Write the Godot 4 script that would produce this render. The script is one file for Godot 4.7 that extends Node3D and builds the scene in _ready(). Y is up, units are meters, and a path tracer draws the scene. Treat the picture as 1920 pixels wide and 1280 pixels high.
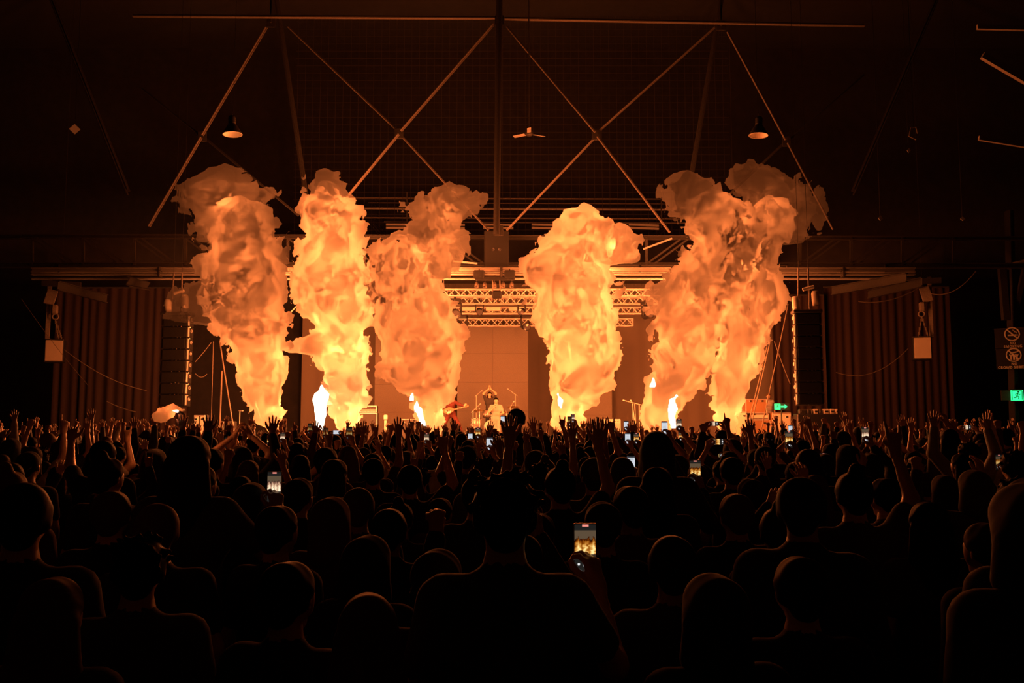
extends Node3D

# ---- measures of the view: an eye 2.05 m up at the back of the crowd, tilted 5.2 degrees upwards ----
const FOCAL := 1700.0
const EYE := 2.05
const TILT := 0.0909
const FLAME := Color(1.0, 0.2, 0.042)   # linear colour of the burning gas
const STAGE_Y := 1.3

var rng := RandomNumberGenerator.new()
var M := {}
var taken := {}
var labelled := []

func P(px: float, py: float, depth: float) -> Vector3:
	# the place seen at that point of a 1920 x 1280 picture, at that distance down the hall
	var x := (px - 960.0) / FOCAL
	var y := (640.0 - py) / FOCAL
	var up := y * cos(TILT) + sin(TILT)
	var ahead := cos(TILT) - y * sin(TILT)
	return Vector3(x, up, -ahead) * (depth / ahead) + Vector3(0, EYE, 0)

func X(px: float, depth: float) -> float:
	return P(px, 795.0, depth).x

# ================= naming =================
func numbered(called: String) -> String:
	if not taken.has(called):
		taken[called] = 0
		return called
	taken[called] += 1
	return "%s_%03d" % [called, taken[called]]

func tag(o: Node3D, label: String, category: String, group := "", kind := "") -> Node3D:
	if label: o.set_meta("label", label)
	if category: o.set_meta("category", category)
	if group: o.set_meta("group", group)
	if kind: o.set_meta("kind", kind)
	return o

func thing(called: String, label: String, category: String, at := Vector3.ZERO, turn := 0.0, group := "") -> Node3D:
	var o := Node3D.new()
	o.name = numbered(called)
	o.position = at
	o.rotation.y = turn
	add_child(o)
	tag(o, label, category, group)
	return o

func put(called: String, mesh: Mesh, mat: Material, parent: Node3D = null, at := Transform3D()) -> MeshInstance3D:
	var o := MeshInstance3D.new()
	o.mesh = mesh
	o.material_override = mat
	o.transform = at
	if parent == null:
		o.name = numbered(called)
		add_child(o)
	else:
		o.name = called
		parent.add_child(o, true)
	return o

func struct(called: String, mesh: Mesh, mat: Material, at := Vector3.ZERO) -> MeshInstance3D:
	var o := put(called, mesh, mat, null, Transform3D(Basis(), at))
	o.set_meta("kind", "structure")
	return o

# ================= shapes =================
var unit_box: BoxMesh
var unit_tubes := {}

func begin() -> SurfaceTool:
	var st := SurfaceTool.new()
	st.begin(Mesh.PRIMITIVE_TRIANGLES)
	return st

func box(st: SurfaceTool, at: Vector3, size: Vector3, turn := Basis()) -> void:
	if unit_box == null:
		unit_box = BoxMesh.new()
		unit_box.size = Vector3.ONE
	st.append_from(unit_box, 0, Transform3D(turn * Basis.from_scale(size), at))

func box_mesh(size: Vector3, edge := 0.0) -> ArrayMesh:
	# a box with chamfered edges
	var st := begin()
	if edge <= 0.0:
		box(st, Vector3.ZERO, size)
		return st.commit()
	chamfered(st, Vector3.ZERO, size, edge)
	st.generate_normals()
	return st.commit()

func chamfered(st: SurfaceTool, at: Vector3, size: Vector3, edge: float, turn := Basis()) -> void:
	st.set_smooth_group(-1)
	var h := size / 2.0
	var tri := func(a: Vector3, b: Vector3, c: Vector3):
		var mid := (a + b + c) / 3.0
		if (b - a).cross(c - a).dot(mid) > 0.0:
			var k := b; b = c; c = k
		st.add_vertex(at + turn * a); st.add_vertex(at + turn * b); st.add_vertex(at + turn * c)
	for axis in 3:
		var u := (axis + 1) % 3
		var v := (axis + 2) % 3
		for s in [-1.0, 1.0]:
			var q := []
			for k in [[-1, -1], [1, -1], [1, 1], [-1, 1]]:
				var p := Vector3()
				p[axis] = s * h[axis]; p[u] = k[0] * (h[u] - edge); p[v] = k[1] * (h[v] - edge)
				q.append(p)
			tri.call(q[0], q[1], q[2]); tri.call(q[0], q[2], q[3])
			for t in [-1.0, 1.0]:      # the edge between this face and the next axis' face
				var e := []
				for k in [-1.0, 1.0]:
					var p := Vector3(); p[axis] = s * h[axis]; p[u] = t * (h[u] - edge); p[v] = k * (h[v] - edge)
					var r := Vector3(); r[axis] = s * (h[axis] - edge); r[u] = t * h[u]; r[v] = k * (h[v] - edge)
					e.append(p); e.append(r)
				tri.call(e[0], e[1], e[3]); tri.call(e[0], e[3], e[2])
	for a in [-1.0, 1.0]:
		for b in [-1.0, 1.0]:
			for c in [-1.0, 1.0]:
				tri.call(Vector3(a * h.x, b * (h.y - edge), c * (h.z - edge)), Vector3(a * (h.x - edge), b * h.y, c * (h.z - edge)), Vector3(a * (h.x - edge), b * (h.y - edge), c * h.z))

func aim(d: Vector3, up := Vector3.BACK) -> Basis:
	# a basis whose y axis runs along d
	var y := d.normalized()
	var z := up - y * up.dot(y)
	if z.length() < 0.01:
		z = Vector3.RIGHT - y * y.x
	z = z.normalized()
	return Basis(y.cross(z), y, z)

func tube(st: SurfaceTool, a: Vector3, b: Vector3, r: float, sides := 8, r2 := -1.0) -> void:
	var key := [sides, r2 / r if r2 >= 0.0 else 1.0]
	if not unit_tubes.has(key):
		var m := CylinderMesh.new()
		m.height = 1.0; m.bottom_radius = 1.0; m.top_radius = key[1]; m.radial_segments = sides; m.rings = 1
		unit_tubes[key] = m
	var t := aim(b - a)
	st.append_from(unit_tubes[key], 0, Transform3D(Basis(t.x * r, t.y * a.distance_to(b), t.z * r), (a + b) / 2.0))

func tube_mesh(a: Vector3, b: Vector3, r: float, sides := 8, r2 := -1.0) -> ArrayMesh:
	var st := begin()
	tube(st, a, b, r, sides, r2)
	return st.commit()

func bar(st: SurfaceTool, a: Vector3, b: Vector3, w: float, h: float) -> void:
	# a square section between two points
	var t := aim(b - a)
	st.append_from(unit_box if unit_box else box_of_one(), 0, Transform3D(Basis(t.x * w, t.y * a.distance_to(b), t.z * h), (a + b) / 2.0))

func box_of_one() -> BoxMesh:
	unit_box = BoxMesh.new()
	unit_box.size = Vector3.ONE
	return unit_box

func bar_mesh(a: Vector3, b: Vector3, w: float, h: float) -> ArrayMesh:
	var st := begin()
	bar(st, a, b, w, h)
	return st.commit()

func lathe(st: SurfaceTool, profile: Array, xf := Transform3D(), sides := 20) -> void:
	# profile: [radius, height] from one end to the other, turned about y
	st.set_smooth_group(0)
	for i in profile.size() - 1:
		for k in sides:
			var a := TAU * k / sides
			var b := TAU * (k + 1) / sides
			var p0 := xf * Vector3(cos(a) * profile[i][0], profile[i][1], sin(a) * profile[i][0])
			var p1 := xf * Vector3(cos(b) * profile[i][0], profile[i][1], sin(b) * profile[i][0])
			var p2 := xf * Vector3(cos(b) * profile[i + 1][0], profile[i + 1][1], sin(b) * profile[i + 1][0])
			var p3 := xf * Vector3(cos(a) * profile[i + 1][0], profile[i + 1][1], sin(a) * profile[i + 1][0])
			if profile[i][0] > 0.0:
				st.add_vertex(p0); st.add_vertex(p1); st.add_vertex(p2)
			if profile[i + 1][0] > 0.0:
				st.add_vertex(p0); st.add_vertex(p2); st.add_vertex(p3)

func lathe_mesh(profile: Array, sides := 20) -> ArrayMesh:
	var st := begin()
	lathe(st, profile, Transform3D(), sides)
	st.index()
	st.generate_normals()
	return st.commit()

func cable(st: SurfaceTool, pts: Array, r: float, sides := 6) -> void:
	for i in pts.size() - 1:
		tube(st, pts[i], pts[i + 1], r, sides)

func sagging(a: Vector3, b: Vector3, sag: float, n := 10) -> Array:
	var out := []
	for i in n + 1:
		var t := float(i) / n
		out.append(a.lerp(b, t) - Vector3(0, sag * 4.0 * t * (1.0 - t), 0))
	return out

# ================= materials =================
func mat(c: Color, rough := 0.7, metal := 0.0) -> StandardMaterial3D:
	var m := StandardMaterial3D.new()
	m.albedo_color = c.linear_to_srgb()
	m.roughness = rough
	m.metallic = metal
	return m

func grain(m: StandardMaterial3D, low: Color, high: Color, freq: float, scale: float, relief := 0.0) -> StandardMaterial3D:
	# fine mottling of the colour itself, the same all round the thing
	var t := NoiseTexture2D.new()
	t.width = 256; t.height = 256; t.seamless = true
	var n := FastNoiseLite.new()
	n.seed = 7; n.frequency = freq; n.fractal_octaves = 4
	t.noise = n
	var g := Gradient.new()
	g.set_color(0, low.linear_to_srgb()); g.set_color(1, high.linear_to_srgb())
	t.color_ramp = g
	m.albedo_color = Color.WHITE
	m.albedo_texture = t
	m.uv1_triplanar = true
	m.uv1_world_triplanar = true
	m.uv1_scale = Vector3.ONE * scale
	if relief > 9.0:
		var h := NoiseTexture2D.new()
		h.width = 256; h.height = 256; h.seamless = true
		h.noise = n
		m.heightmap_enabled = true
		m.heightmap_texture = h
		m.heightmap_scale = relief
	return m

func glow(c: Color, energy: float) -> StandardMaterial3D:
	var m := mat(Color(0.02, 0.02, 0.02), 0.4)
	m.emission_enabled = true
	m.emission = c.linear_to_srgb()
	m.emission_energy_multiplier = energy
	return m

func fog(density: float, tint := 0.96) -> FogMaterial:
	var m := FogMaterial.new()
	m.density = density
	m.albedo = Color(tint, tint, tint)
	return m

func make_materials() -> void:
	M.concrete = grain(mat(Color.WHITE, 0.85), Color(0.05, 0.047, 0.043), Color(0.1, 0.095, 0.088), 0.03, 0.4, 0.4)
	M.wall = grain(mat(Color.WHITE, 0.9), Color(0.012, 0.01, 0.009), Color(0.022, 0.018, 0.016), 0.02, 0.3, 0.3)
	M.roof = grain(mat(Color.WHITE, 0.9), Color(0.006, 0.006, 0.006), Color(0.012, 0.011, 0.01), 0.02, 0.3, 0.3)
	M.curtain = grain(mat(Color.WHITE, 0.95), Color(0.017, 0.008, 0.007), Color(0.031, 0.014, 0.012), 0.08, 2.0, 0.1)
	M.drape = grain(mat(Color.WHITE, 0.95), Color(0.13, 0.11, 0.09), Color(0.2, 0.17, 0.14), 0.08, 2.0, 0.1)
	M.deck = grain(mat(Color.WHITE, 0.6), Color(0.03, 0.028, 0.026), Color(0.06, 0.056, 0.05), 0.05, 1.0, 0.1)
	M.panel = grain(mat(Color.WHITE, 0.7), Color(0.15, 0.135, 0.115), Color(0.19, 0.175, 0.15), 0.05, 1.5)
	M.steel = grain(mat(Color.WHITE, 0.55), Color(0.15, 0.125, 0.11), Color(0.3, 0.26, 0.23), 0.06, 1.2, 0.05)
	M.dark_steel = grain(mat(Color.WHITE, 0.6), Color(0.022, 0.02, 0.018), Color(0.05, 0.046, 0.042), 0.06, 1.2, 0.05)
	M.aluminium = mat(Color(0.62, 0.6, 0.58), 0.38, 0.55)
	M.chrome = mat(Color(0.75, 0.74, 0.72), 0.2, 1.0)
	M.black = mat(Color(0.018, 0.018, 0.018), 0.45)
	M.black_matt = mat(Color(0.012, 0.012, 0.012), 0.85)
	M.grille = grain(mat(Color.WHITE, 0.7), Color(0.03, 0.03, 0.03), Color(0.07, 0.066, 0.06), 0.25, 6.0, 0.1)
	M.pale_cloth = grain(mat(Color.WHITE, 0.8), Color(0.36, 0.34, 0.31), Color(0.5, 0.48, 0.44), 0.25, 5.0, 0.1)
	M.tolex = grain(mat(Color.WHITE, 0.6), Color(0.05, 0.045, 0.04), Color(0.09, 0.08, 0.07), 0.3, 6.0, 0.2)
	M.white = mat(Color(0.75, 0.74, 0.7), 0.5)
	M.cream = mat(Color(0.66, 0.6, 0.52), 0.5)
	M.speaker_front = grain(mat(Color.WHITE, 0.6), Color(0.5, 0.44, 0.36), Color(0.58, 0.52, 0.43), 0.25, 6.0)
	M.wood = grain(mat(Color.WHITE, 0.45), Color(0.24, 0.13, 0.06), Color(0.4, 0.24, 0.12), 0.06, 3.0)
	M.brass = mat(Color(0.75, 0.55, 0.22), 0.3, 1.0)
	M.drum_skin = mat(Color(0.7, 0.68, 0.64), 0.6)
	M.drum_shell = mat(Color(0.55, 0.5, 0.45), 0.25, 0.4)
	M.rope = mat(Color(0.16, 0.13, 0.1), 0.8)
	M.lens = mat(Color(0.08, 0.08, 0.09), 0.05)
	M.skins = [mat(Color(0.62, 0.4, 0.28), 0.42), mat(Color(0.4, 0.23, 0.14), 0.42), mat(Color(0.7, 0.48, 0.36), 0.42)]
	M.cloths = {
		"black": grain(mat(Color.WHITE, 0.85), Color(0.01, 0.01, 0.01), Color(0.022, 0.021, 0.02), 0.2, 5.0, 0.2),
		"dark grey": grain(mat(Color.WHITE, 0.85), Color(0.03, 0.03, 0.03), Color(0.06, 0.058, 0.055), 0.2, 5.0, 0.2),
		"maroon": grain(mat(Color.WHITE, 0.85), Color(0.07, 0.014, 0.014), Color(0.12, 0.025, 0.022), 0.2, 5.0, 0.2),
		"olive": grain(mat(Color.WHITE, 0.85), Color(0.05, 0.05, 0.025), Color(0.09, 0.085, 0.045), 0.2, 5.0, 0.2),
		"pale": grain(mat(Color.WHITE, 0.85), Color(0.36, 0.34, 0.31), Color(0.5, 0.48, 0.45), 0.2, 5.0, 0.2),
	}
	M.denim = grain(mat(Color.WHITE, 0.85), Color(0.015, 0.018, 0.028), Color(0.035, 0.04, 0.06), 0.3, 5.0, 0.2)
	M.hairs = {"dark": mat(Color(0.008, 0.006, 0.005), 0.6), "brown": mat(Color(0.025, 0.014, 0.008), 0.6), "fair": mat(Color(0.12, 0.075, 0.035), 0.6)}
	for k in M.hairs: M.hairs[k].metallic_specular = 0.12
	M.shoe = mat(Color(0.02, 0.02, 0.02), 0.5)

# ---- surface nets: a field on a grid becomes a closed, smooth mesh ----
func nets(f: PackedFloat32Array, n: Vector3i, lo: Vector3, cell: float, st: SurfaceTool, xf := Transform3D()) -> void:
	var sx := 1
	var sy := n.x
	var sz := n.x * n.y
	var at := PackedInt32Array()
	at.resize(n.x * n.y * n.z)
	at.fill(-1)
	var pts := PackedVector3Array()
	var offs := PackedInt32Array([0, sx, sy, sx + sy, sz, sx + sz, sy + sz, sx + sy + sz])
	var ea := PackedInt32Array([0, 2, 4, 6, 0, 1, 4, 5, 0, 1, 2, 3])
	var eb := PackedInt32Array([1, 3, 5, 7, 2, 3, 6, 7, 4, 5, 6, 7])
	for z in n.z - 1:
		for y in n.y - 1:
			var row := y * sy + z * sz
			for x in n.x - 1:
				var b := row + x
				var near := f[b]
				if near == f[b + offs[7]] and (near == 1.0 or near == -1.0):
					continue
				var s := 0
				if near < 0.0: s += 1
				if f[b + offs[1]] < 0.0: s += 1
				if f[b + offs[2]] < 0.0: s += 1
				if f[b + offs[3]] < 0.0: s += 1
				if f[b + offs[4]] < 0.0: s += 1
				if f[b + offs[5]] < 0.0: s += 1
				if f[b + offs[6]] < 0.0: s += 1
				if f[b + offs[7]] < 0.0: s += 1
				if s == 0 or s == 8:
					continue
				var sum := Vector3()
				var hits := 0
				for e in 12:
					var i := ea[e]
					var j := eb[e]
					var u := f[b + offs[i]]
					var v := f[b + offs[j]]
					if (u < 0.0) == (v < 0.0):
						continue
					var t := u / (u - v)
					sum += Vector3(i & 1, (i >> 1) & 1, i >> 2).lerp(Vector3(j & 1, (j >> 1) & 1, j >> 2), t)
					hits += 1
				at[b] = pts.size()
				pts.append(lo + (Vector3(x, y, z) + sum / hits) * cell)
	for z in range(1, n.z - 1):
		for y in range(1, n.y - 1):
			var row := y * sy + z * sz
			for x in range(1, n.x - 1):
				var b := row + x
				var inside := f[b] < 0.0
				if inside != (f[b + sx] < 0.0):
					quad(st, pts, xf, at[b], at[b - sy], at[b - sy - sz], at[b - sz], inside)
				if inside != (f[b + sy] < 0.0):
					quad(st, pts, xf, at[b], at[b - sz], at[b - sx - sz], at[b - sx], inside)
				if inside != (f[b + sz] < 0.0):
					quad(st, pts, xf, at[b], at[b - sx], at[b - sx - sy], at[b - sy], inside)

func quad(st: SurfaceTool, pts: PackedVector3Array, xf: Transform3D, a: int, b: int, c: int, d: int, turn: bool) -> void:
	if a < 0 or b < 0 or c < 0 or d < 0:
		return
	var pa := xf * pts[a]
	var pb := xf * pts[b]
	var pc := xf * pts[c]
	var pd := xf * pts[d]
	if turn:
		st.add_vertex(pa); st.add_vertex(pb); st.add_vertex(pc)
		st.add_vertex(pa); st.add_vertex(pc); st.add_vertex(pd)
	else:
		st.add_vertex(pa); st.add_vertex(pc); st.add_vertex(pb)
		st.add_vertex(pa); st.add_vertex(pd); st.add_vertex(pc)

# ================= smoke and fire =================
var puff := FastNoiseLite.new()
var small := FastNoiseLite.new()
var fine := FastNoiseLite.new()
var warp := FastNoiseLite.new()

func ready_noise() -> void:
	puff.noise_type = FastNoiseLite.TYPE_CELLULAR
	puff.frequency = 1.0
	puff.cellular_return_type = FastNoiseLite.RETURN_DISTANCE
	puff.fractal_type = FastNoiseLite.FRACTAL_NONE
	small.noise_type = FastNoiseLite.TYPE_CELLULAR
	small.frequency = 2.1
	small.seed = 4
	small.cellular_return_type = FastNoiseLite.RETURN_DISTANCE
	small.fractal_type = FastNoiseLite.FRACTAL_NONE
	fine.noise_type = FastNoiseLite.TYPE_SIMPLEX
	fine.frequency = 0.75
	fine.fractal_octaves = 5
	fine.fractal_gain = 0.58
	warp.frequency = 0.55
	warp.fractal_octaves = 2

func billow(rows: Array, depth: float, cell: float, rough: float, grow: float, key: float, flat := 0.9, rough_top := 0.0, detail := 1.0) -> ArrayMesh:
	# rows of [height, one edge, other edge] as seen in the picture, from the foot upwards; the round body between them, roughened into puffs
	var mid := []
	var lo := Vector3(1e9, 1e9, 0)
	var hi := Vector3(-1e9, -1e9, 0)
	var widest := 0.0
	for r in rows:
		var a := P(r[1], r[0], depth)
		var b := P(r[2], r[0], depth)
		var w := maxf(b.x - a.x, 0.06) / 2.0
		var g := w * grow
		mid.append([a.y, (a.x + b.x) / 2.0, g])
		widest = maxf(widest, g)
		lo = lo.min(Vector3((a.x + b.x) / 2.0 - g, a.y, 0)); hi = hi.max(Vector3((a.x + b.x) / 2.0 + g, b.y, 0))
	lo -= Vector3(0.55, 0.3, 0) / detail; hi += Vector3(0.55, 0.5, 0) / detail
	lo.z = -depth - widest * flat - 0.5 / detail; hi.z = -depth + widest * flat + 0.5 / detail
	var n := Vector3i(((hi - lo) / cell).ceil()) + Vector3i(2, 2, 2)
	var f := PackedFloat32Array()
	f.resize(n.x * n.y * n.z)
	f.fill(1.0)
	for y in range(1, n.y - 1):
		var wy := lo.y + y * cell
		var cx := 0.0
		var r := -9.0
		for i in mid.size() - 1:
			if wy >= mid[i][0] and wy <= mid[i + 1][0]:
				var t: float = smoothstep(0.0, 1.0, (wy - mid[i][0]) / (mid[i + 1][0] - mid[i][0]))
				cx = lerpf(mid[i][1], mid[i + 1][1], t); r = lerpf(mid[i][2], mid[i + 1][2], t)
		if r < -8.0:
			var e: Array = mid[0] if wy < mid[0][0] else mid[-1]
			cx = e[1]
			r = e[2] - absf(wy - e[0]) * (1.6 if wy > e[0] else 4.0)
		var wild := rough if rough_top == 0.0 else lerpf(rough, rough_top, smoothstep(0.35, 1.0, (wy - mid[0][0]) / (mid[-1][0] - mid[0][0])))
		var amp := clampf(r * detail * 0.5, 0.04, 0.42) * wild / detail
		var bump := minf(0.3, 0.12 + r * detail * 0.3) / detail
		var tiny := minf(0.16, 0.08 + r * detail * 0.15) / detail
		if r + amp * 2.0 < 0.0:
			continue
		var reach: float = maxf(r, 0.0) + amp * 1.3 + 0.25 / detail + cell
		var x0 := clampi(int((cx - reach - lo.x) / cell), 1, n.x - 2)
		var x1 := clampi(int((cx + reach - lo.x) / cell) + 1, 1, n.x - 2)
		for z in range(1, n.z - 1):
			var dz := (lo.z + z * cell + depth) / flat
			if absf(dz) > reach:
				continue
			var row := y * n.x + z * n.x * n.y
			for x in range(x0, x1 + 1):
				var dx := lo.x + x * cell - cx
				var d := sqrt(dx * dx + dz * dz) - r
				if d > (amp * 1.2 + 0.3 / detail):
					continue
				if d < maxf(-amp * 1.4 - 0.3 / detail, -0.42 * r - 0.05 / detail):
					f[row + x] = -1.0
					continue
				var q := Vector3(dx + cx, wy * 0.8 + key, dz)
				q *= detail
				var u := warp.get_noise_3dv(q) * 0.35
				q += Vector3(u, u * 0.6, -u)
				f[row + x] = d + amp * (0.1 + puff.get_noise_3dv(q) * 0.4 - fine.get_noise_3dv(q * 1.5) * 1.5) + bump * (0.45 + small.get_noise_3dv(q)) + tiny * (0.45 + small.get_noise_3dv(q * 2.4))
	var st := begin()
	st.set_smooth_group(0)
	nets(f, n, lo, cell, st)
	st.index()
	st.generate_normals()
	return st.commit()

func part_of(rows: Array, from_y: float, to_y: float) -> Array:
	var out := []
	for r in rows:
		if r[0] <= from_y and r[0] >= to_y: out.append(r)
	return out

func flame_light(px: float, py: float, depth: float, energy: float, size := 0.35, c := FLAME) -> void:
	var l := OmniLight3D.new()
	l.name = "flame_light"
	l.position = P(px, py, depth)
	l.light_color = c.linear_to_srgb()
	l.light_energy = energy
	l.light_size = size
	l.omni_range = 70.0
	l.omni_attenuation = 2.0
	l.shadow_enabled = true
	add_child(l, true)

func plume(label: String, rows: Array, depth: float, thick: float, key: float, wisps: Array, lobes: Array, core: Array) -> void:
	var o := thing("smoke_plume", label, "smoke", Vector3.ZERO, 0.0, "smoke plumes along the stage front")
	var at := Transform3D()
	put("column", billow(rows, depth, 0.052, 1.0, 1.0, key, 0.9, 1.5), fog(thick), o, at)
	for l in lobes:
		put("billow", billow(l[0], l[1], 0.06, 1.3, 1.0, key + 13.0 + l[2]), fog(l[2]), o, at)
	for w in wisps:
		put("wisp", billow(w[0], w[1], 0.06, 2.4, 0.8, key + 20.0 + w[2] * 9.0, 0.7), fog(w[2] * 0.9), o, at)
		put("thin_wisp", billow(w[0], w[1], 0.07, 2.2, 1.3, key + 31.0 + w[2] * 7.0, 0.7), fog(w[2] * 0.45), o, at)
	# the gas burning up inside the smoke
	for c in core:
		flame_light(c[0], c[1], depth + (c[3] if c.size() > 3 else 0.0), c[2], 0.4)

func tongue(rows: Array, depth: float, key: float) -> ArrayMesh:
	# a licking flame: the outline's axis with ragged side tongues
	var lo := Vector3(1e9, 1e9, 0)
	var hi := Vector3(-1e9, -1e9, 0)
	var mid := []
	for r in rows:
		var a := P(r[1], r[0], depth)
		var b := P(r[2], r[0], depth)
		mid.append([a.y, (a.x + b.x) / 2.0, maxf((b.x - a.x) / 2.0, 0.01)])
		lo = lo.min(Vector3(a.x, a.y, 0)); hi = hi.max(Vector3(b.x, b.y, 0))
	lo -= Vector3(0.16, 0.1, 0); hi += Vector3(0.16, 0.2, 0)
	lo.z = -depth - 0.45; hi.z = -depth + 0.45
	var cell := 0.022
	var n := Vector3i(((hi - lo) / cell).ceil()) + Vector3i(2, 2, 2)
	var f := PackedFloat32Array()
	f.resize(n.x * n.y * n.z)
	f.fill(1.0)
	for y in range(1, n.y - 1):
		var wy := lo.y + y * cell
		var cx: float = mid[0][1] if wy < mid[0][0] else mid[-1][1]
		var r: float = -0.2 if wy < mid[0][0] else mid[-1][2] - (wy - mid[-1][0]) * 0.5
		for i in mid.size() - 1:
			if wy >= mid[i][0] and wy <= mid[i + 1][0]:
				var t: float = (wy - mid[i][0]) / (mid[i + 1][0] - mid[i][0])
				cx = lerpf(mid[i][1], mid[i + 1][1], t); r = lerpf(mid[i][2], mid[i + 1][2], t)
		if r < -0.1: continue
		for z in range(1, n.z - 1):
			for x in range(1, n.x - 1):
				var p := Vector3(lo.x + x * cell, wy, lo.z + z * cell)
				var dx := p.x - cx
				var dz := (p.z + depth) / 0.8
				var d := sqrt(dx * dx + dz * dz) - r
				if absf(d) < 0.25:
					var q := Vector3(p.x, wy * 0.45 + key, p.z) * 2.6
					d += 0.01 - fine.get_noise_3dv(q) * 0.14 + (small.get_noise_3dv(q * 0.7) + 0.5) * 0.05
				f[x + y * n.x + z * n.x * n.y] = d
	var st := begin()
	st.set_smooth_group(0)
	nets(f, n, lo, cell, st)
	st.index()
	st.generate_normals()
	return st.commit()

func flame(label: String, rows: Array, depth: float, m: Material, key: float) -> void:
	var st := tongue(rows, depth, key)
	tag(put("flame_jet", st, m), label, "flame", "flame jets along the stage front")

func build_smoke() -> void:
	var white_fire := glow(Color(1.0, 0.8, 0.55), 1.6)
	var yellow_fire := glow(Color(1.0, 0.5, 0.1), 1.6)
	plume("tall smoke plume leaning past the lit line array, beside the poles",
		[[815, 502, 518], [780, 480, 522], [740, 462, 524], [700, 450, 527], [660, 438, 524], [620, 414, 528], [590, 400, 524], [560, 388, 520], [530, 390, 522], [500, 390, 514], [470, 396, 508], [440, 400, 510], [415, 402, 500], [390, 410, 490]],
		31.5, 1.5, 0.0,
		[[[[600, 352, 420], [570, 350, 420], [540, 365, 420]], 31.9, 0.35], [[[450, 385, 425], [420, 376, 425], [390, 374, 450], [360, 370, 480], [340, 374, 430], [322, 400, 442]], 31.6, 0.5]],
		[],
		[[511, 772, 4.0], [495, 680, 5.0], [470, 590, 2.6], [450, 480, 1.6], [425, 385, 1.3]])
	plume("upright smoke plume rising behind the tall bass amplifier, beside the bare white flame jet",
		[[815, 640, 664], [780, 626, 670], [740, 614, 680], [700, 608, 684], [660, 596, 682], [620, 592, 682], [600, 586, 690], [570, 564, 694], [540, 560, 692], [510, 566, 688], [480, 572, 674], [450, 578, 666], [420, 576, 668], [390, 576, 664], [365, 590, 645], [345, 600, 625]],
		31.8, 1.7, 31.0,
		[[[[370, 590, 640], [345, 590, 630], [325, 596, 622]], 31.8, 0.5], [[[660, 568, 612], [645, 562, 612], [632, 580, 615]], 31.5, 0.9]],
		[],
		[[652, 775, 5.5], [640, 650, 8.0], [630, 570, 6.5], [622, 480, 4.0], [622, 405, 3.0]])
	plume("broad smoke plume boiling up beside the leaping guitarist, its top split in two",
		[[815, 802, 826], [780, 786, 832], [750, 778, 838], [722, 745, 844], [705, 722, 848], [690, 716, 850], [678, 730, 854], [660, 722, 862], [630, 720, 860], [600, 716, 846], [570, 714, 834], [540, 712, 820], [510, 708, 806], [480, 706, 800], [455, 722, 784], [440, 735, 765]],
		31.4, 1.6, 62.0,
		[[[[440, 780, 842], [410, 788, 842], [390, 798, 868], [370, 812, 876], [355, 826, 862]], 31.6, 0.55], [[[520, 810, 838], [480, 800, 848], [450, 790, 846], [420, 784, 830]], 31.5, 0.8]],
		[],
		[[812, 775, 4.2], [800, 660, 4.6], [780, 585, 3.4], [765, 490, 2.4], [828, 470, 1.8], [838, 395, 1.4]])
	plume("straight smoke plume before the pale guitar amplifier, with a lobe curling out at its top",
		[[815, 1046, 1078], [780, 1040, 1088], [750, 1038, 1108], [720, 1042, 1140], [690, 1042, 1150], [660, 1034, 1148], [630, 1028, 1148], [600, 1016, 1146], [570, 1008, 1144], [540, 1006, 1138], [510, 988, 1130], [490, 986, 1128], [478, 1004, 1126], [460, 1030, 1128], [440, 1046, 1130], [420, 1052, 1134], [400, 1062, 1118], [388, 1080, 1106]],
		31.6, 1.8, 93.0,
		[],
		[[[[488, 1110, 1182], [468, 1112, 1190], [448, 1120, 1190], [432, 1135, 1186]], 31.7, 1.4]],
		[[1068, 775, 6.0], [1088, 660, 8.0], [1085, 575, 6.5], [1075, 495, 4.0], [1090, 420, 2.6], [1150, 462, 2.6, 0.15]])
	plume("largest smoke plume, slanting from the fire by the tall boom stand towards the roof",
		[[812, 1212, 1258], [780, 1210, 1266], [750, 1212, 1282], [720, 1218, 1312], [695, 1226, 1332], [660, 1234, 1332], [630, 1236, 1344], [600, 1240, 1354], [570, 1246, 1372], [540, 1252, 1396], [510, 1272, 1410], [480, 1300, 1420], [450, 1304, 1420], [420, 1298, 1410], [395, 1296, 1400], [370, 1310, 1370]],
		31.5, 1.6, 124.0,
		[[[[400, 1275, 1330], [370, 1266, 1330], [345, 1272, 1320], [325, 1280, 1300]], 31.6, 0.4], [[[590, 1232, 1270], [560, 1226, 1275], [535, 1232, 1280]], 31.4, 0.35]],
		[],
		[[1236, 775, 4.4], [1280, 660, 4.4], [1315, 570, 3.6], [1350, 430, 2.2], [1390, 500, 1.6]])
	plume("smoke plume rising beside the stacked road cases into a ragged head",
		[[812, 1350, 1374], [780, 1344, 1382], [750, 1341, 1392], [720, 1340, 1404], [690, 1340, 1410], [660, 1340, 1420], [630, 1350, 1432], [600, 1362, 1448], [570, 1366, 1460], [540, 1368, 1456], [510, 1366, 1444], [480, 1372, 1446], [450, 1380, 1462], [425, 1385, 1475], [400, 1400, 1478], [380, 1420, 1470]],
		32.3, 1.5, 155.0,
		[[[[450, 1450, 1500], [420, 1450, 1510], [390, 1440, 1515], [365, 1430, 1500], [345, 1400, 1470], [325, 1385, 1440], [310, 1388, 1420]], 32.4, 0.36]],
		[],
		[[1362, 775, 4.6], [1380, 670, 4.2], [1405, 575, 2.6], [1440, 400, 1.3]])
	# the small cloud blown over the raised flare
	tag(put("smoke_drift", billow([[790, 292, 312], [778, 288, 326], [768, 300, 338], [762, 314, 334]], 9.15, 0.0075, 1.4, 0.9, 270.0, 0.9, 1.8, 7.0), fog(6.0)), "small low puff of smoke trailing from the raised hand flare", "smoke")
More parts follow.
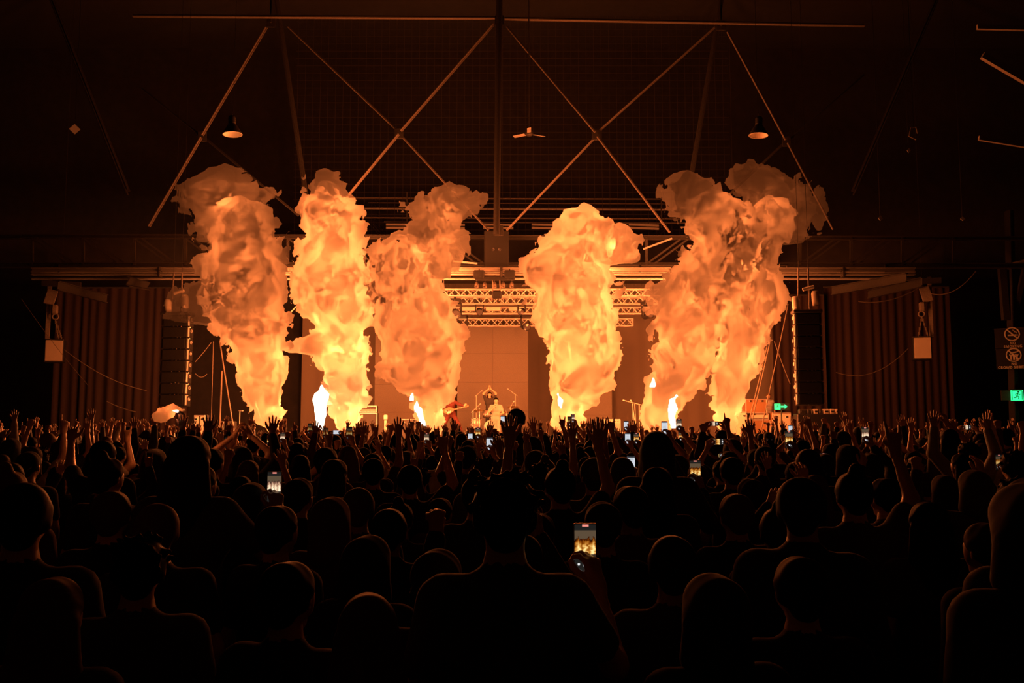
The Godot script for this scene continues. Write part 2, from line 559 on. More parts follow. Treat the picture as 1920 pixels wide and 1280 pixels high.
	# flames seen bare or licking out of the smoke
	flame("bare white-hot flame jet standing clear of the smoke, beside the upright plume", [[815, 598, 602], [798, 594, 606], [775, 590, 612], [750, 586, 617], [738, 588, 615], [733, 595, 608]], 31.5, white_fire, 300.0)
	flame("white flame tongue at the foot of the broad plume", [[806, 793, 797], [785, 784, 793], [770, 778, 790], [760, 779, 785]], 30.6, white_fire, 310.0)
	flame("short white spark of flame above the tongue at the broad plume's edge", [[751, 771, 777], [745, 771, 778], [738, 772, 775]], 30.4, white_fire, 320.0)
	flame("thin white flame streak on the edge of the straight plume", [[766, 1049, 1054], [752, 1046, 1056], [740, 1041, 1052], [729, 1041, 1046]], 30.6, white_fire, 330.0)
	flame("tall forked white flame at the foot of the largest plume", [[803, 1258, 1268], [780, 1252, 1268], [760, 1256, 1270], [748, 1258, 1268], [743, 1264, 1274]], 30.4, white_fire, 340.0)
	flame("small white flame spot high on the largest plume's edge", [[726, 1219, 1226], [720, 1219, 1229], [714, 1222, 1227]], 30.3, white_fire, 350.0)
	flame_light(600, 768, 30.9, 16.0, 0.3, Color(1.0, 0.36, 0.1))
	flame_light(784, 775, 30.0, 1.6, 0.2)
	flame_light(1261, 775, 29.8, 2.4, 0.25)
	flame_light(1047, 748, 30.1, 1.2, 0.2)

# ================= the hall =================
func build_shell() -> void:
	struct("floor", box_mesh(Vector3(60, 0.4, 62)), M.concrete, Vector3(0, -0.2, -16))
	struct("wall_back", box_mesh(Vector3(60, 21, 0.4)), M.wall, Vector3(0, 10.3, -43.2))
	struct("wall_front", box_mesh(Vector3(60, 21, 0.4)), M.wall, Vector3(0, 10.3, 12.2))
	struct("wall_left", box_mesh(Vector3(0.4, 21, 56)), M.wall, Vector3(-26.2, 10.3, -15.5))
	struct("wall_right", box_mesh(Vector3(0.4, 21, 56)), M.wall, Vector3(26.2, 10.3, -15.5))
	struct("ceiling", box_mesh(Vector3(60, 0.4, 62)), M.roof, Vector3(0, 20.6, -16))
	# the stage: deck, dark front skirt, rear drape
	var st := struct("stage_platform", box_mesh(Vector3(24, STAGE_Y - 0.12, 9.4)), M.black_matt, Vector3(-0.4, (STAGE_Y - 0.12) / 2.0, -36.6))
	var k := 0
	for i in 10:
		for j in 4:
			put("deck_panel", box_mesh(Vector3(2.39, 0.12, 2.34), 0.01), M.deck, st, Transform3D(Basis(), Vector3(-10.8 + i * 2.4, STAGE_Y / 2.0, -3.52 + j * 2.35)))
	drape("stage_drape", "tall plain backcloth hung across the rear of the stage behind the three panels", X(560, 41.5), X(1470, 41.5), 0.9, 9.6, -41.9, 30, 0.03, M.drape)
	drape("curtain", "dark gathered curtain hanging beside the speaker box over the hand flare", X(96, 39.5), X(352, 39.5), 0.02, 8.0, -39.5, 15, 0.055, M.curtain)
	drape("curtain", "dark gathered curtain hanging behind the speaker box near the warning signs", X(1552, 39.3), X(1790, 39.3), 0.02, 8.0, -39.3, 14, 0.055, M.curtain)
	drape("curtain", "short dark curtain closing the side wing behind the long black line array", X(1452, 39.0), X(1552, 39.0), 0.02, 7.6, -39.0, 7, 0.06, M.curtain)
	# three upright panels behind the band
	var rows := [["middle panel of three behind the band, bare and evenly lit, behind the drum kit", 857, 990, 610, 797], ["panel behind the broad plume, first of three counted from the bass amplifier", 702, 848, 618, 797], ["panel behind the straight plume, seen above the pale guitar amplifier", 1040, 1146, 640, 797]]
	for r in rows:
		var a := P(r[1], r[4], 40.5)
		var b := P(r[2], r[3], 40.5)
		var base := STAGE_Y + 0.05
		var o := thing("backdrop_panel", r[0], "screen", Vector3((a.x + b.x) / 2.0, base, -40.5), 0.0, "backdrop panels")
		var w := b.x - a.x
		var h := b.y - base
		put("frame", box_mesh(Vector3(w, h, 0.12), 0.01), M.black, o, Transform3D(Basis(), Vector3(0, h / 2.0, 0)))
		var nx := 2
		var ny := 4
		for i in nx:
			for j in ny:
				put("tile", box_mesh(Vector3(w / nx - 0.004, h / ny - 0.004, 0.04), 0.004), M.panel, o, Transform3D(Basis(), Vector3(-w / 2.0 + w / nx * (i + 0.5), h / ny * (j + 0.5), 0.07)))

func drape(called: String, label: String, x0: float, x1: float, y0: float, y1: float, z: float, folds: int, deep: float, m: Material) -> void:
	# gathered cloth with a front and a back
	var st := begin()
	st.set_smooth_group(0)
	var n := folds * 6
	var top := []
	var front := []
	rng.seed = folds
	var phase := 0.0
	for i in n + 1:
		var t := float(i) / n
		phase += TAU / 6.0 * rng.randf_range(0.45, 1.55)
		var d := sin(phase) * deep * (0.75 + 0.25 * sin(phase * 0.37))
		front.append([lerpf(x0, x1, t), d])
	for i in n:
		for j in 4:
			var ya := lerpf(y0, y1, j / 4.0)
			var yb := lerpf(y0, y1, (j + 1) / 4.0)
			var fa := 1.25 - 0.5 * j / 4.0
			var fb := 1.25 - 0.5 * (j + 1) / 4.0
			for side in [1.0, -1.0]:
				var off: float = 0.012 * side
				var p := Vector3(front[i][0], ya, z + front[i][1] * fa + off)
				var q := Vector3(front[i + 1][0], ya, z + front[i + 1][1] * fa + off)
				var r := Vector3(front[i + 1][0], yb, z + front[i + 1][1] * fb + off)
				var s := Vector3(front[i][0], yb, z + front[i][1] * fb + off)
				if side > 0.0:
					st.add_vertex(p); st.add_vertex(r); st.add_vertex(q); st.add_vertex(p); st.add_vertex(s); st.add_vertex(r)
				else:
					st.add_vertex(p); st.add_vertex(q); st.add_vertex(r); st.add_vertex(p); st.add_vertex(r); st.add_vertex(s)
	st.index()
	st.generate_normals()
	var o := thing(called, label, "curtain", Vector3.ZERO)
	put("cloth", st.commit(), m, o)
	put("rail", tube_mesh(Vector3(x0, y1 + 0.03, z), Vector3(x1, y1 + 0.03, z), 0.04), M.dark_steel, o)

func beam_mesh(a: Vector3, b: Vector3, w: float, h: float) -> ArrayMesh:
	# an I-section lying between two points: two flanges and a web
	var st := begin()
	var u := Vector3(0, h / 2.0 - 0.015, 0)
	bar(st, a + u, b + u, 0.03, w)
	bar(st, a - u, b - u, 0.03, w)
	bar(st, a, b, h - 0.06, 0.025)
	return st.commit()

func strut(o: Node3D, called: String, ax: float, ay: float, bx: float, by: float, d: float, w: float, m: Material, d2 := -1.0) -> void:
	# an angle-iron member between two points of the frame
	var a := P(ax, ay, d)
	var b := P(bx, by, d if d2 < 0.0 else d2)
	var st := begin()
	bar(st, a, b, w * 0.7, w * 0.3)
	var t := aim(b - a)
	bar(st, a + t.z * w * 0.3 + t.x * w * 0.24, b + t.z * w * 0.3 + t.x * w * 0.24, w * 0.22, w * 0.7)
	put(called, st.commit(), m, o)

func build_roof() -> void:
	# the great cross-braced roof truss over the stage edge
	var D := 33.6
	var o := thing("roof_truss", "great cross-braced steel roof truss spanning the hall above the smoke", "truss", Vector3.ZERO)
	strut(o, "top_chord", 250, 30, 928, 34, D, 0.17, M.steel)
	strut(o, "top_chord", 946, 35, 1620, 48, D, 0.17, M.steel)
	var post := begin()
	bar(post, P(938, -136, D), P(931, 440, D), 0.24, 0.2)
	bar(post, P(943, -136, D), P(936, 440, D), 0.04, 0.34)
	put("post", post.commit(), M.dark_steel, o)
	for s in [[500, 52, 380, 254], [378, 258, 280, 425], [926, 46, 752, 246], [748, 252, 560, 480], [950, 50, 1116, 248], [1120, 256, 1256, 436], [1364, 60, 1473, 262], [1477, 268, 1562, 430]]:
		strut(o, "brace", s[0], s[1], s[2], s[3], D, 0.11, M.steel)
	for s in [[540, 50, 744, 244], [752, 254, 916, 432], [1340, 52, 1123, 246], [1116, 258, 950, 432]]:
		strut(o, "brace", s[0], s[1], s[2], s[3], D + 0.25, 0.1, M.steel)
	for s in [[265, 165, 374, 252], [386, 260, 560, 404], [1620, 140, 1480, 262], [1470, 268, 1330, 400]]:
		strut(o, "brace", s[0], s[1], s[2], s[3], D + 0.25, 0.12, M.dark_steel)
	for q in [[508, 42, 508], [1352, 48, 1352]]:
		put("hanger", bar_mesh(P(q[0], q[1], D + 0.1), P(q[2], -136, D + 0.1), 0.06, 0.06), M.dark_steel, o)
	for c in [[748, 250], [1118, 253], [379, 256], [1475, 265], [936, 38], [935, 432], [508, 42], [1352, 48]]:
		put("gusset_plate", box_mesh(Vector3(0.34, 0.4, 0.03), 0.01), M.dark_steel, o, Transform3D(Basis(), P(c[0], c[1], D + 0.14)))
	# leaning rafters of the next bay behind
	# (each runs on up to the roof lining)
	var rafters := [["dark sloping rafter behind the upright plume's head", 528, 62, 582, 420], ["dark sloping rafter behind the largest plume's head", 1342, 62, 1284, 400], ["faint sloping rafter above the dark curtain by the hand flare", 145, 120, 240, 360], ["faint sloping rafter above the curtain near the warning signs", 1712, 100, 1600, 360]]
	for r in rafters:
		tag(put("rafter", beam_mesh(P(r[1] - (r[3] - r[1]) * (r[2] + 58.0) / (r[4] - r[2]), -58, 37.0), P(r[3], r[4], 37.0), 0.16, 0.26), M.dark_steel), r[0], "beam", "rafters of the bay behind")
	# beams of the nearer bay, by the column with the signs
	for r in [["roof beam crossing high above the warning signs, topmost of three there", 1832, 51, 1960, 54, 0.14], ["slanting roof brace above the warning signs, under the topmost beam", 1842, 104, 1990, 190, 0.2], ["short dim roof beam above the signs, below the slanting brace", 1835, 259, 1990, 284, 0.12]]:
		var st := begin()
		bar(st, P(r[1], r[2], 27.0), P(r[3], r[4], 27.0), r[5], r[5] * 0.7)
		bar(st, P(r[1], r[2], 27.05) , P(r[3], r[4], 27.05), r[5] * 1.3, 0.02)
		tag(put("roof_beam", st.commit(), M.steel), r[0], "beam", "roof beams of the nearer bay")
	# rails and purlins seen one above the other behind the truss
	var lines := [[371, 655, 1300, 0.05, 41.0], [380, 690, 1270, 0.035, 41.4], [391, 660, 1300, 0.07, 40.5], [408, 660, 1300, 0.05, 40.0], [416, 720, 1300, 0.045, 39.6], [421, 724, 1270, 0.09, 39.2], [427, 724, 1270, 0.09, 39.0]]
	var say := ["topmost thin rail", "second rail, the thinnest", "third and brightest rail", "fourth rail", "fifth rail", "sixth rail, broad and broken", "lowest rail, broad and broken"]
	for i in lines.size():
		var l: Array = lines[i]
		var r := thing("roof_rail", say[i] + " of the seven level rails under the roof", "rail", Vector3.ZERO, 0.0, "level rails under the roof")
		var cuts := 1 if i < 5 else 6
		for c in cuts:
			var a := lerpf(l[1], l[2], float(c) / cuts)
			var b := lerpf(l[1], l[2], (c + (1.0 if cuts == 1 else 0.62)) / cuts)
			put("rail_length", bar_mesh(P(a, l[0], l[4]), P(b, l[0] + (b - l[1]) * 0.004, l[4]), l[3], l[3] * 0.8), M.aluminium if i in [2, 5, 6] else M.steel, r)
		for px in [700, 1250]:
			put("wall_bracket", bar_mesh(P(px, l[0], l[4]), Vector3(X(px, l[4]), P(px, l[0], l[4]).y, -43.1), 0.04, 0.04), M.dark_steel, r)
		for px in [763, 1240]:
			put("hanger", bar_mesh(P(px, l[0], l[4]), P(px, 360, l[4]), 0.05, 0.05), M.dark_steel, r)
	# lattice girder with its catwalk, the full width of the stage
	var G := 35.2
	var g := thing("lattice_girder", "deep dark lattice girder spanning the hall below the roof truss", "girder", Vector3.ZERO)
	var n := 18
	put("top_chord", beam_mesh(P(40, 443, G), P(1800, 447, G), 0.2, 0.16), M.dark_steel, g)
	put("bottom_chord", beam_mesh(P(40, 497, G), P(1800, 498, G), 0.24, 0.2), M.dark_steel, g)
	for i in n + 1:
		var px := 60.0 + i * 96.0
		if absf(px - 930.0) < 40.0: continue
		put("post", bar_mesh(P(px, 445, G), P(px, 497, G), 0.1, 0.1), M.dark_steel, g)
		if i < n:
			var up := px < 930.0
			for e in [0.0, 14.0]:
				put("brace", bar_mesh(P(px + e, 447 if up else 495, G), P(px + 66 + e, 495 if up else 447, G), 0.07, 0.05), M.dark_steel, g)
	for q in [[-268, 40, 444, 0.16], [1800, 2188, 447, 0.16], [-268, 40, 497, 0.2], [1800, 2188, 498, 0.2]]:
		put("chord_end", beam_mesh(P(q[0], q[2], G), P(q[1], q[2], G), 0.2, q[3]), M.dark_steel, g)
	put("walkway", box_mesh(Vector3(22, 0.05, 4.4)), M.dark_steel, g, Transform3D(Basis(), Vector3(X(950, G), P(930, 500, G).y + 0.02, -37.3)))
	var back := begin()
	box(back, P(930, 470, 38.0), Vector3(38, 1.3, 0.06))
	struct("wall_upper", back.commit(), M.wall)
	var hb := thing("hoist_housing", "dark boxy hoist housing at the middle of the lattice girder", "hoist", P(931, 470, G - 0.42))
	put("body", box_mesh(Vector3(0.95, 1.5, 0.7), 0.05), M.black, hb)
	for x in [-0.12, 0.12]:
		put("lens", lathe_mesh([[0.0, 0.0], [0.06, 0.0], [0.06, 0.05], [0.045, 0.06], [0.045, 0.02], [0.0, 0.02]], 14), M.lens, hb, Transform3D(Basis(Vector3.RIGHT, PI / 2), Vector3(x, -0.02, 0.34)))
	# the bright beams along the front of the stage
	var names := ["upper bright beam across the stage front, just under the lattice girder", "second beam across the stage front, close under the upper one", "slim pipe hanging below the two beams across the stage front"]
	var ys := [[505.0, 0.15, 34.2], [512.5, 0.1, 34.0], [522.5, 0.1, 34.6]]
	for i in 3:
		var q: Array = ys[i]
		var o2 := thing("stage_beam", names[i], "beam", Vector3.ZERO, 0.0, "beams across the stage front")
		if i < 2:
			put("beam", beam_mesh(P(60, q[0] + 1, q[2]), P(1715, q[0] + 1, q[2]), 0.2, q[1]), M.aluminium, o2)
			for j in 9:
				put("clamp", box_mesh(Vector3(0.1, 0.24, 0.26), 0.02), M.dark_steel, o2, Transform3D(Basis(), P(300 + j * 160, q[0] + 1, q[2])))
			for px in [110, 640, 1200, 1660]:
				put("hanger", bar_mesh(P(px, q[0], q[2]), P(px, 497, 35.2), 0.05, 0.05), M.dark_steel, o2)
		else:
			put("pipe", tube_mesh(P(60, q[0], q[2]), P(1715, q[0], q[2]), 0.05, 10), M.aluminium, o2)
			for px in [180, 560, 940, 1320, 1690]:
				put("hanger", tube_mesh(P(px, q[0], q[2]), P(px, 506, 34.3), 0.02, 6), M.dark_steel, o2)
	# sloping ceiling fins behind, between beams and curtains
	for r in [["sloping steel bracket over the curtain by the hand flare, the longest", 108, 535, 200, 560], ["sloping steel bracket over the curtain by the hand flare, short one beside the plume", 240, 527, 278, 535], ["sloping steel bracket beside the long black line array", 1700, 520, 1560, 545], ["sloping steel bracket above the speaker box near the signs", 1730, 528, 1628, 552]]:
		tag(put("bracket", beam_mesh(P(r[1], r[2], 33.0), P(r[3], r[4], 36.5), 0.14, 0.34), M.dark_steel), r[0], "bracket", "sloping brackets under the beams")
	for r in [["slanting tie rod from the girder towards the upright plume", 520, 612, 556, 574, 0.035], ["slanting flat tie under the girder beside the dark hoist housing", 762, 444, 800, 458, 0.05], ["slanting flat tie at the girder beside the straight plume", 1206, 467, 1260, 447, 0.06], ["slanting flat tie under the girder on the other side", 850, 490, 895, 494, 0.06]]:
		tag(put("tie_rod", bar_mesh(P(r[1], r[2], 33.9), P(r[3], r[4], 33.9), r[5], r[5]), M.aluminium), r[0], "rod", "tie rods at the girder")
	# wire net under the roof
	var net := begin()
	for i in 58:
		box(net, Vector3(-9.6 + i * 0.34, 14.25, -39.4), Vector3(0.012, 12.3, 0.012))
	for j in 36:
		box(net, Vector3(0, 8.2 + j * 0.34, -39.4), Vector3(19.4, 0.012, 0.012))
	tag(put("safety_net", net.commit(), M.dark_steel), "wide-meshed wire net hung under the dark roof behind the truss", "net", "", "stuff")
	for r in [["bell-shaped high-bay lamp hanging over the tall leaning plume", 436, 252, 1], ["bell-shaped high-bay lamp hanging over the plume beside the road cases", 1422, 254, -1]]:
		high_bay(r[0], r[1], r[2], r[3])
	fan()
	for r in [["small square metal plate hanging in the dark over the curtain", 140, 242, 0.26, 0.7], ["small bright clip in the dark above the line array", 1704, 282, 0.12, 0.5], ["small bright clip high over the girder's end", 1651, 409, 0.13, 0.3], ["lone bright clip high above the warning signs", 1805, 410, 0.12, -0.3]]:
		var w := thing("metal_clip", r[0], "bracket", P(r[1], r[2], 31.0), 0.0, "metal clips under the roof")
		put("plate", box_mesh(Vector3(r[3], r[3], 0.02), 0.005), M.aluminium, w, Transform3D(Basis(Vector3.BACK, 0.75) * Basis(Vector3.RIGHT, r[4])))
		put("rod", tube_mesh(Vector3(0, 0.05, -0.03), Vector3(0, 20.3 - w.position.y, -0.03), 0.01, 5), M.black, w)
	var cl := thing("clamp_frame", "small open metal clamp frame hanging in the dark above the line array", "bracket", P(1712, 250, 31.0))
	for s in [[-0.14, -0.1, -0.06, 0.2], [-0.06, 0.2, 0.12, 0.24], [0.12, 0.24, 0.16, 0.0], [-0.14, -0.1, 0.1, -0.22]]:
		put("arm", bar_mesh(Vector3(s[0], s[1], 0), Vector3(s[2], s[3], 0), 0.035, 0.05), M.steel, cl)
	put("rod", tube_mesh(Vector3(0.02, 0.2, -0.02), Vector3(0.02, 20.3 - cl.position.y, -0.02), 0.012, 5), M.black, cl)

func high_bay(label: String, px: float, py: float, lean: float) -> void:
	var at := P(px, py, 29.0)
	var o := thing("high_bay_lamp", label, "lamp", at, 0.0, "high-bay lamps")
	var turn := Basis(Vector3.BACK, 0.06 * lean)
	var t := Transform3D(turn, Vector3.ZERO)
	put("shade", lathe_mesh([[0.3, 0.0], [0.305, 0.0], [0.31, 0.02], [0.2, 0.22], [0.12, 0.34], [0.12, 0.35]], 28), M.dark_steel, o, t)
	put("reflector", lathe_mesh([[0.0, 0.335], [0.112, 0.335], [0.19, 0.205], [0.298, 0.015], [0.308, -0.006], [0.312, 0.0]], 28), M.cream, o, t)
	put("ballast_housing", lathe_mesh([[0.0, 0.36], [0.11, 0.36], [0.12, 0.4], [0.11, 0.44], [0.12, 0.48], [0.11, 0.52], [0.12, 0.56], [0.09, 0.62], [0.0, 0.62]], 20), M.dark_steel, o, t)
	put("lamp_bulb", lathe_mesh([[0.0, 0.08], [0.05, 0.1], [0.07, 0.16], [0.05, 0.24], [0.03, 0.34], [0.0, 0.34]], 14), M.cream, o, t)
	put("hook", tube_mesh(Vector3(0, 0.62, 0), Vector3(0, 0.74, 0), 0.02), M.chrome, o, t)
	put("rod", tube_mesh(Vector3(0, 0.74, 0), Vector3(0, 20.4 - at.y, 0), 0.008, 5), M.black, o)

func fan() -> void:
	var at := P(992, 250, 33.0)
	var o := thing("ceiling_fan", "dark ceiling fan hanging behind the truss beside its centre post", "fan", at)
	put("motor", lathe_mesh([[0.0, -0.1], [0.12, -0.08], [0.16, 0.0], [0.12, 0.1], [0.04, 0.16], [0.0, 0.16]], 18), M.dark_steel, o)
	put("rod", tube_mesh(Vector3(0, 0.1, 0), Vector3(0, 20.4 - at.y, 0), 0.025), M.dark_steel, o)
	for k in 3:
		var turn := Basis(Vector3.UP, TAU * k / 3.0 + 0.5)
		put("blade", box_mesh(Vector3(0.5, 0.015, 0.15), 0.005), M.aluminium, o, Transform3D(turn * Basis(Vector3.RIGHT, 0.25), turn * Vector3(0.42, -0.02, 0)))

func box_truss(label: String, ax: float, bx: float, py: float, d: float, size: float) -> void:
	# four tubes joined by zigzag lacing on all four sides
	var a := P(ax, py, d)
	var b := P(bx, py, d)
	var o := thing("lighting_truss", label, "truss", Vector3(0, a.y, -d), 0.0, "lighting trusses over the stage")
	var h := size / 2.0
	var r := 0.032
	for c in [[-1, -1], [1, -1], [1, 1], [-1, 1]]:
		put("chord", tube_mesh(Vector3(a.x, c[0] * h, c[1] * h), Vector3(b.x, c[0] * h, c[1] * h), r, 8), M.aluminium, o)
	var n := int((b.x - a.x) / (size * 1.75))
	var step := (b.x - a.x) / n
	for i in n:
		var x := a.x + i * step
		var m := x + step / 2.0
		for face in [[Vector3(0, -h, h), Vector3(0, h, h)], [Vector3(0, -h, -h), Vector3(0, h, -h)], [Vector3(0, -h, -h), Vector3(0, -h, h)], [Vector3(0, h, -h), Vector3(0, h, h)]]:
			var st := begin()
			if face[0].z == face[1].z and face[0].z < 0.0:      # the rear face zigzags the other way, so the lacing crosses
				face = [face[1], face[0]]
			tube(st, face[0] + Vector3(x, 0, 0), face[1] + Vector3(m, 0, 0), r * 0.72, 6)
			tube(st, face[1] + Vector3(m, 0, 0), face[0] + Vector3(x + step, 0, 0), r * 0.72, 6)
			put("lacing", st.commit(), M.aluminium, o)
	for x in [lerpf(a.x, b.x, 0.2), lerpf(a.x, b.x, 0.82)]:
		put("hanger", tube_mesh(Vector3(x, h, 0), Vector3(x, P(900, 498, 35.4).y - a.y, minf(d - 35.2, 0.0)), 0.012, 5), M.dark_steel, o)
	for x in [a.x, b.x]:
		for s in [[-1, -1, 1, -1], [1, -1, 1, 1], [1, 1, -1, 1], [-1, 1, -1, -1]]:
			put("end_tube", tube_mesh(Vector3(x, s[0] * h, s[1] * h), Vector3(x, s[2] * h, s[3] * h), r * 0.8, 6), M.aluminium, o)

func moving_head(label: String, px: float, py: float, d: float, big: float, nod: float, turn: float) -> void:
	var o := thing("moving_head_light", label, "stage light", P(px, py, d), turn, "moving lights under the trusses")
	var s := Transform3D(Basis.from_scale(Vector3.ONE * big), Vector3.ZERO)
	put("base", box_mesh(Vector3(0.34, 0.14, 0.28), 0.02), M.black, o, s * Transform3D(Basis(), Vector3(0, 0.36, 0)))
	put("clamp", box_mesh(Vector3(0.06, 0.34, 0.08), 0.01), M.dark_steel, o, s * Transform3D(Basis(), Vector3(0, 0.58, 0)))
	for k in [-1.0, 1.0]:
		put("yoke_arm", box_mesh(Vector3(0.05, 0.36, 0.12), 0.015), M.black, o, s * Transform3D(Basis(), Vector3(0.17 * k, 0.13, 0)))
	var h := s * Transform3D(Basis(Vector3.RIGHT, PI / 2 + nod), Vector3(0, 0, 0))
	put("head", lathe_mesh([[0.0, -0.2], [0.09, -0.19], [0.13, -0.12], [0.13, 0.05], [0.15, 0.16], [0.15, 0.2], [0.13, 0.2], [0.13, 0.185], [0.0, 0.185]], 18), M.black, o, h)
	put("lens", lathe_mesh([[0.0, 0.192], [0.06, 0.19], [0.128, 0.186]], 18), M.lens, o, h)

func build_rig() -> void:
	box_truss("lighting truss above the stage, first and highest of four stepping back", 662, 1246, 549, 34.8, 0.26)
	box_truss("lighting truss above the stage, second of four stepping back", 660, 1232, 564, 36.2, 0.26)
	box_truss("lighting truss above the stage, third of four stepping back", 668, 1216, 582, 37.6, 0.26)
	box_truss("lighting truss above the stage, lowest and last of four, over the band", 702, 1186, 604.5, 39.0, 0.3)
	for r in [["large dark moving light under the trusses beside the broad plume", 853, 588, 34.8, 1.35, 0.3, 0.2], ["dark moving light on the lowest truss over the drum kit's cymbal stand", 868, 612, 38.9, 1.15, 0.15, -0.2], ["dark moving light on the lowest truss beside the straight plume", 985, 612, 38.9, 1.15, 0.2, 0.3], ["small moving light on the second truss behind the broad plume's edge", 899, 583, 36.2, 0.9, 0.4, 0.1], ["small moving light on the second truss between the two middle plumes", 978, 583, 36.2, 0.9, 0.3, -0.3], ["pale-lensed moving light at the truss end beside the largest plume", 1213, 590, 34.8, 1.2, -0.1, 0.5], ["moving light half hidden between the upright and the broad plume", 706, 592, 36.2, 1.1, 0.3, 0.2]]:
		moving_head(r[0], r[1], r[2], r[3], r[4], r[5], r[6])
	for r in [["pale scroller box fixed on the third truss, over the drum kit's far side", 880, 579], ["pale scroller box fixed on the third truss, over the middle of the stage", 925, 579], ["pale scroller box fixed on the third truss, near the straight plume", 968, 579]]:
		tag(put("light_box", box_mesh(Vector3(0.62, 0.16, 0.22), 0.02), M.cream, null, Transform3D(Basis(), P(r[1], r[2], 37.38))), r[0], "stage light", "pale boxes on the third truss")
	# the cluster of hooks, cans and chains at the middle of the beams
	var c := thing("hoist_beam", "dark spreader bar slung from the beams above the middle of the stage", "hoist", P(928, 522, 34.0))
	put("bar", box_mesh(Vector3(1.5, 0.16, 0.2), 0.03), M.black, c)
	for x in [-0.6, 0.56]:
		put("trolley", box_mesh(Vector3(0.42, 0.3, 0.34), 0.04), M.black, c, Transform3D(Basis(), Vector3(x, 0.15, 0)))
	for x in [-0.6, 0.56]:
		put("sling", bar_mesh(Vector3(x, 0.25, 0), Vector3(x, 0.38, -0.1), 0.04, 0.04), M.dark_steel, c)
	for x in [-0.1, 0.18]:
		var st := begin()
		cable(st, [Vector3(x, 0, 0), Vector3(x + 0.02, -0.5, 0), Vector3(x - 0.01, -0.85, 0)], 0.025)
		put("chain", st.commit(), M.steel, c)
	put("motor", box_mesh(Vector3(0.36, 0.3, 0.26), 0.05), M.black, c, Transform3D(Basis(), Vector3(0.08, -0.62, 0)))
	for x in [[-0.9, "first"], [-0.5, "second"], [-0.02, "third"], [0.4, "fourth"], [0.82, "last"]]:
		var o := thing("hanging_can", "small par can on the pipe under the spreader bar, %s from the broad plume" % x[1], "stage light", P(928 + x[0] * 38, 530, 34.6), 0.0, "small cans under the spreader bar")
		put("can", lathe_mesh([[0.0, 0.05], [0.06, 0.04], [0.075, -0.02], [0.08, -0.16], [0.07, -0.16], [0.065, -0.05], [0.0, -0.04]], 14), M.steel, o, Transform3D(Basis(Vector3.RIGHT, -0.6), Vector3(0, -0.04, 0)))
		put("clamp", box_mesh(Vector3(0.04, 0.14, 0.05), 0.01), M.dark_steel, o, Transform3D(Basis(), Vector3(0, 0.06, 0)))

func line_array(label: String, px: float, top: float, bottom: float, d: float, wide: float, turn: float, n: int, side: float) -> void:
	var a := P(px, top, d)
	var b := P(px, bottom, d)
	var step := (a.y - b.y) / n
	var o := thing("line_array", label, "loudspeaker", a, turn, "line array loudspeakers")
	for i in n:
		var bend := 0.012 * i * i / n
		var at := Vector3(0, -step * (i + 0.5), bend * 0.6)
		var cab := put("cabinet", box_mesh(Vector3(wide, step - 0.015, 0.5), 0.02), M.black_matt, o, Transform3D(Basis(Vector3.RIGHT, -0.012 * i), at))
		put("grille", box_mesh(Vector3(wide * 0.86, step - 0.07, 0.02), 0.006), M.black_matt, cab, Transform3D(Basis(), Vector3(0, 0, 0.255)))
		for s in [-1.0, 1.0]:
			put("rigging_plate", box_mesh(Vector3(0.03, step - 0.06, 0.1), 0.008), M.aluminium, cab, Transform3D(Basis(), Vector3(s * (wide / 2.0 + 0.012), 0, 0.16)))
			put("handle", lathe_mesh([[0.05, 0.0], [0.07, 0.01], [0.07, 0.03], [0.05, 0.04], [0.05, 0.0]], 12), M.aluminium, cab, Transform3D(Basis(Vector3.BACK, -s * PI / 2), Vector3(s * (wide / 2.0 + 0.01), step * 0.12, -0.02)))
			put("pin", box_mesh(Vector3(0.05, 0.05, 0.06), 0.01), M.chrome, cab, Transform3D(Basis(), Vector3(s * (wide / 2.0 + 0.03), step * 0.42, 0.1)))
		for x in [-0.16, 0.0, 0.14]:
			put("latch", box_mesh(Vector3(0.05, 0.018, 0.02), 0.004), M.chrome, cab, Transform3D(Basis(), Vector3(x * wide + 0.1 * wide, -step / 2.0, 0.25)))
	put("flying_frame", box_mesh(Vector3(wide + 0.1, 0.12, 0.6), 0.02), M.dark_steel, o, Transform3D(Basis(), Vector3(0, 0.06, 0)))
	for x in [-0.28, 0.12]:
		put("chain", tube_mesh(Vector3(x, 0.1, 0), Vector3(x * 0.8, 1.6, 0), 0.03, 6), M.steel, o)
		put("suspension_wire", tube_mesh(Vector3(x * 0.8, 1.6, 0), Vector3(x * 0.8, 20.45 - a.y, 0), 0.008, 5), M.black, o)
	for q in [[-0.36, 0.34, 0.52], [0.3, 0.52, 0.5]]:
		put("hoist_motor", lathe_mesh([[0.0, -0.26], [0.12, -0.25], [0.13, -0.1], [0.13, 0.16], [0.1, 0.25], [0.0, 0.26]], 14), M.cream, o, Transform3D(Basis(Vector3.BACK, 0.05), Vector3(q[0], q[1], 0.1)))
	put("cross_tube", tube_mesh(Vector3(-0.12, 0.82, 0.12), Vector3(0.25, 0.92, 0.12), 0.06, 10), M.cream, o)

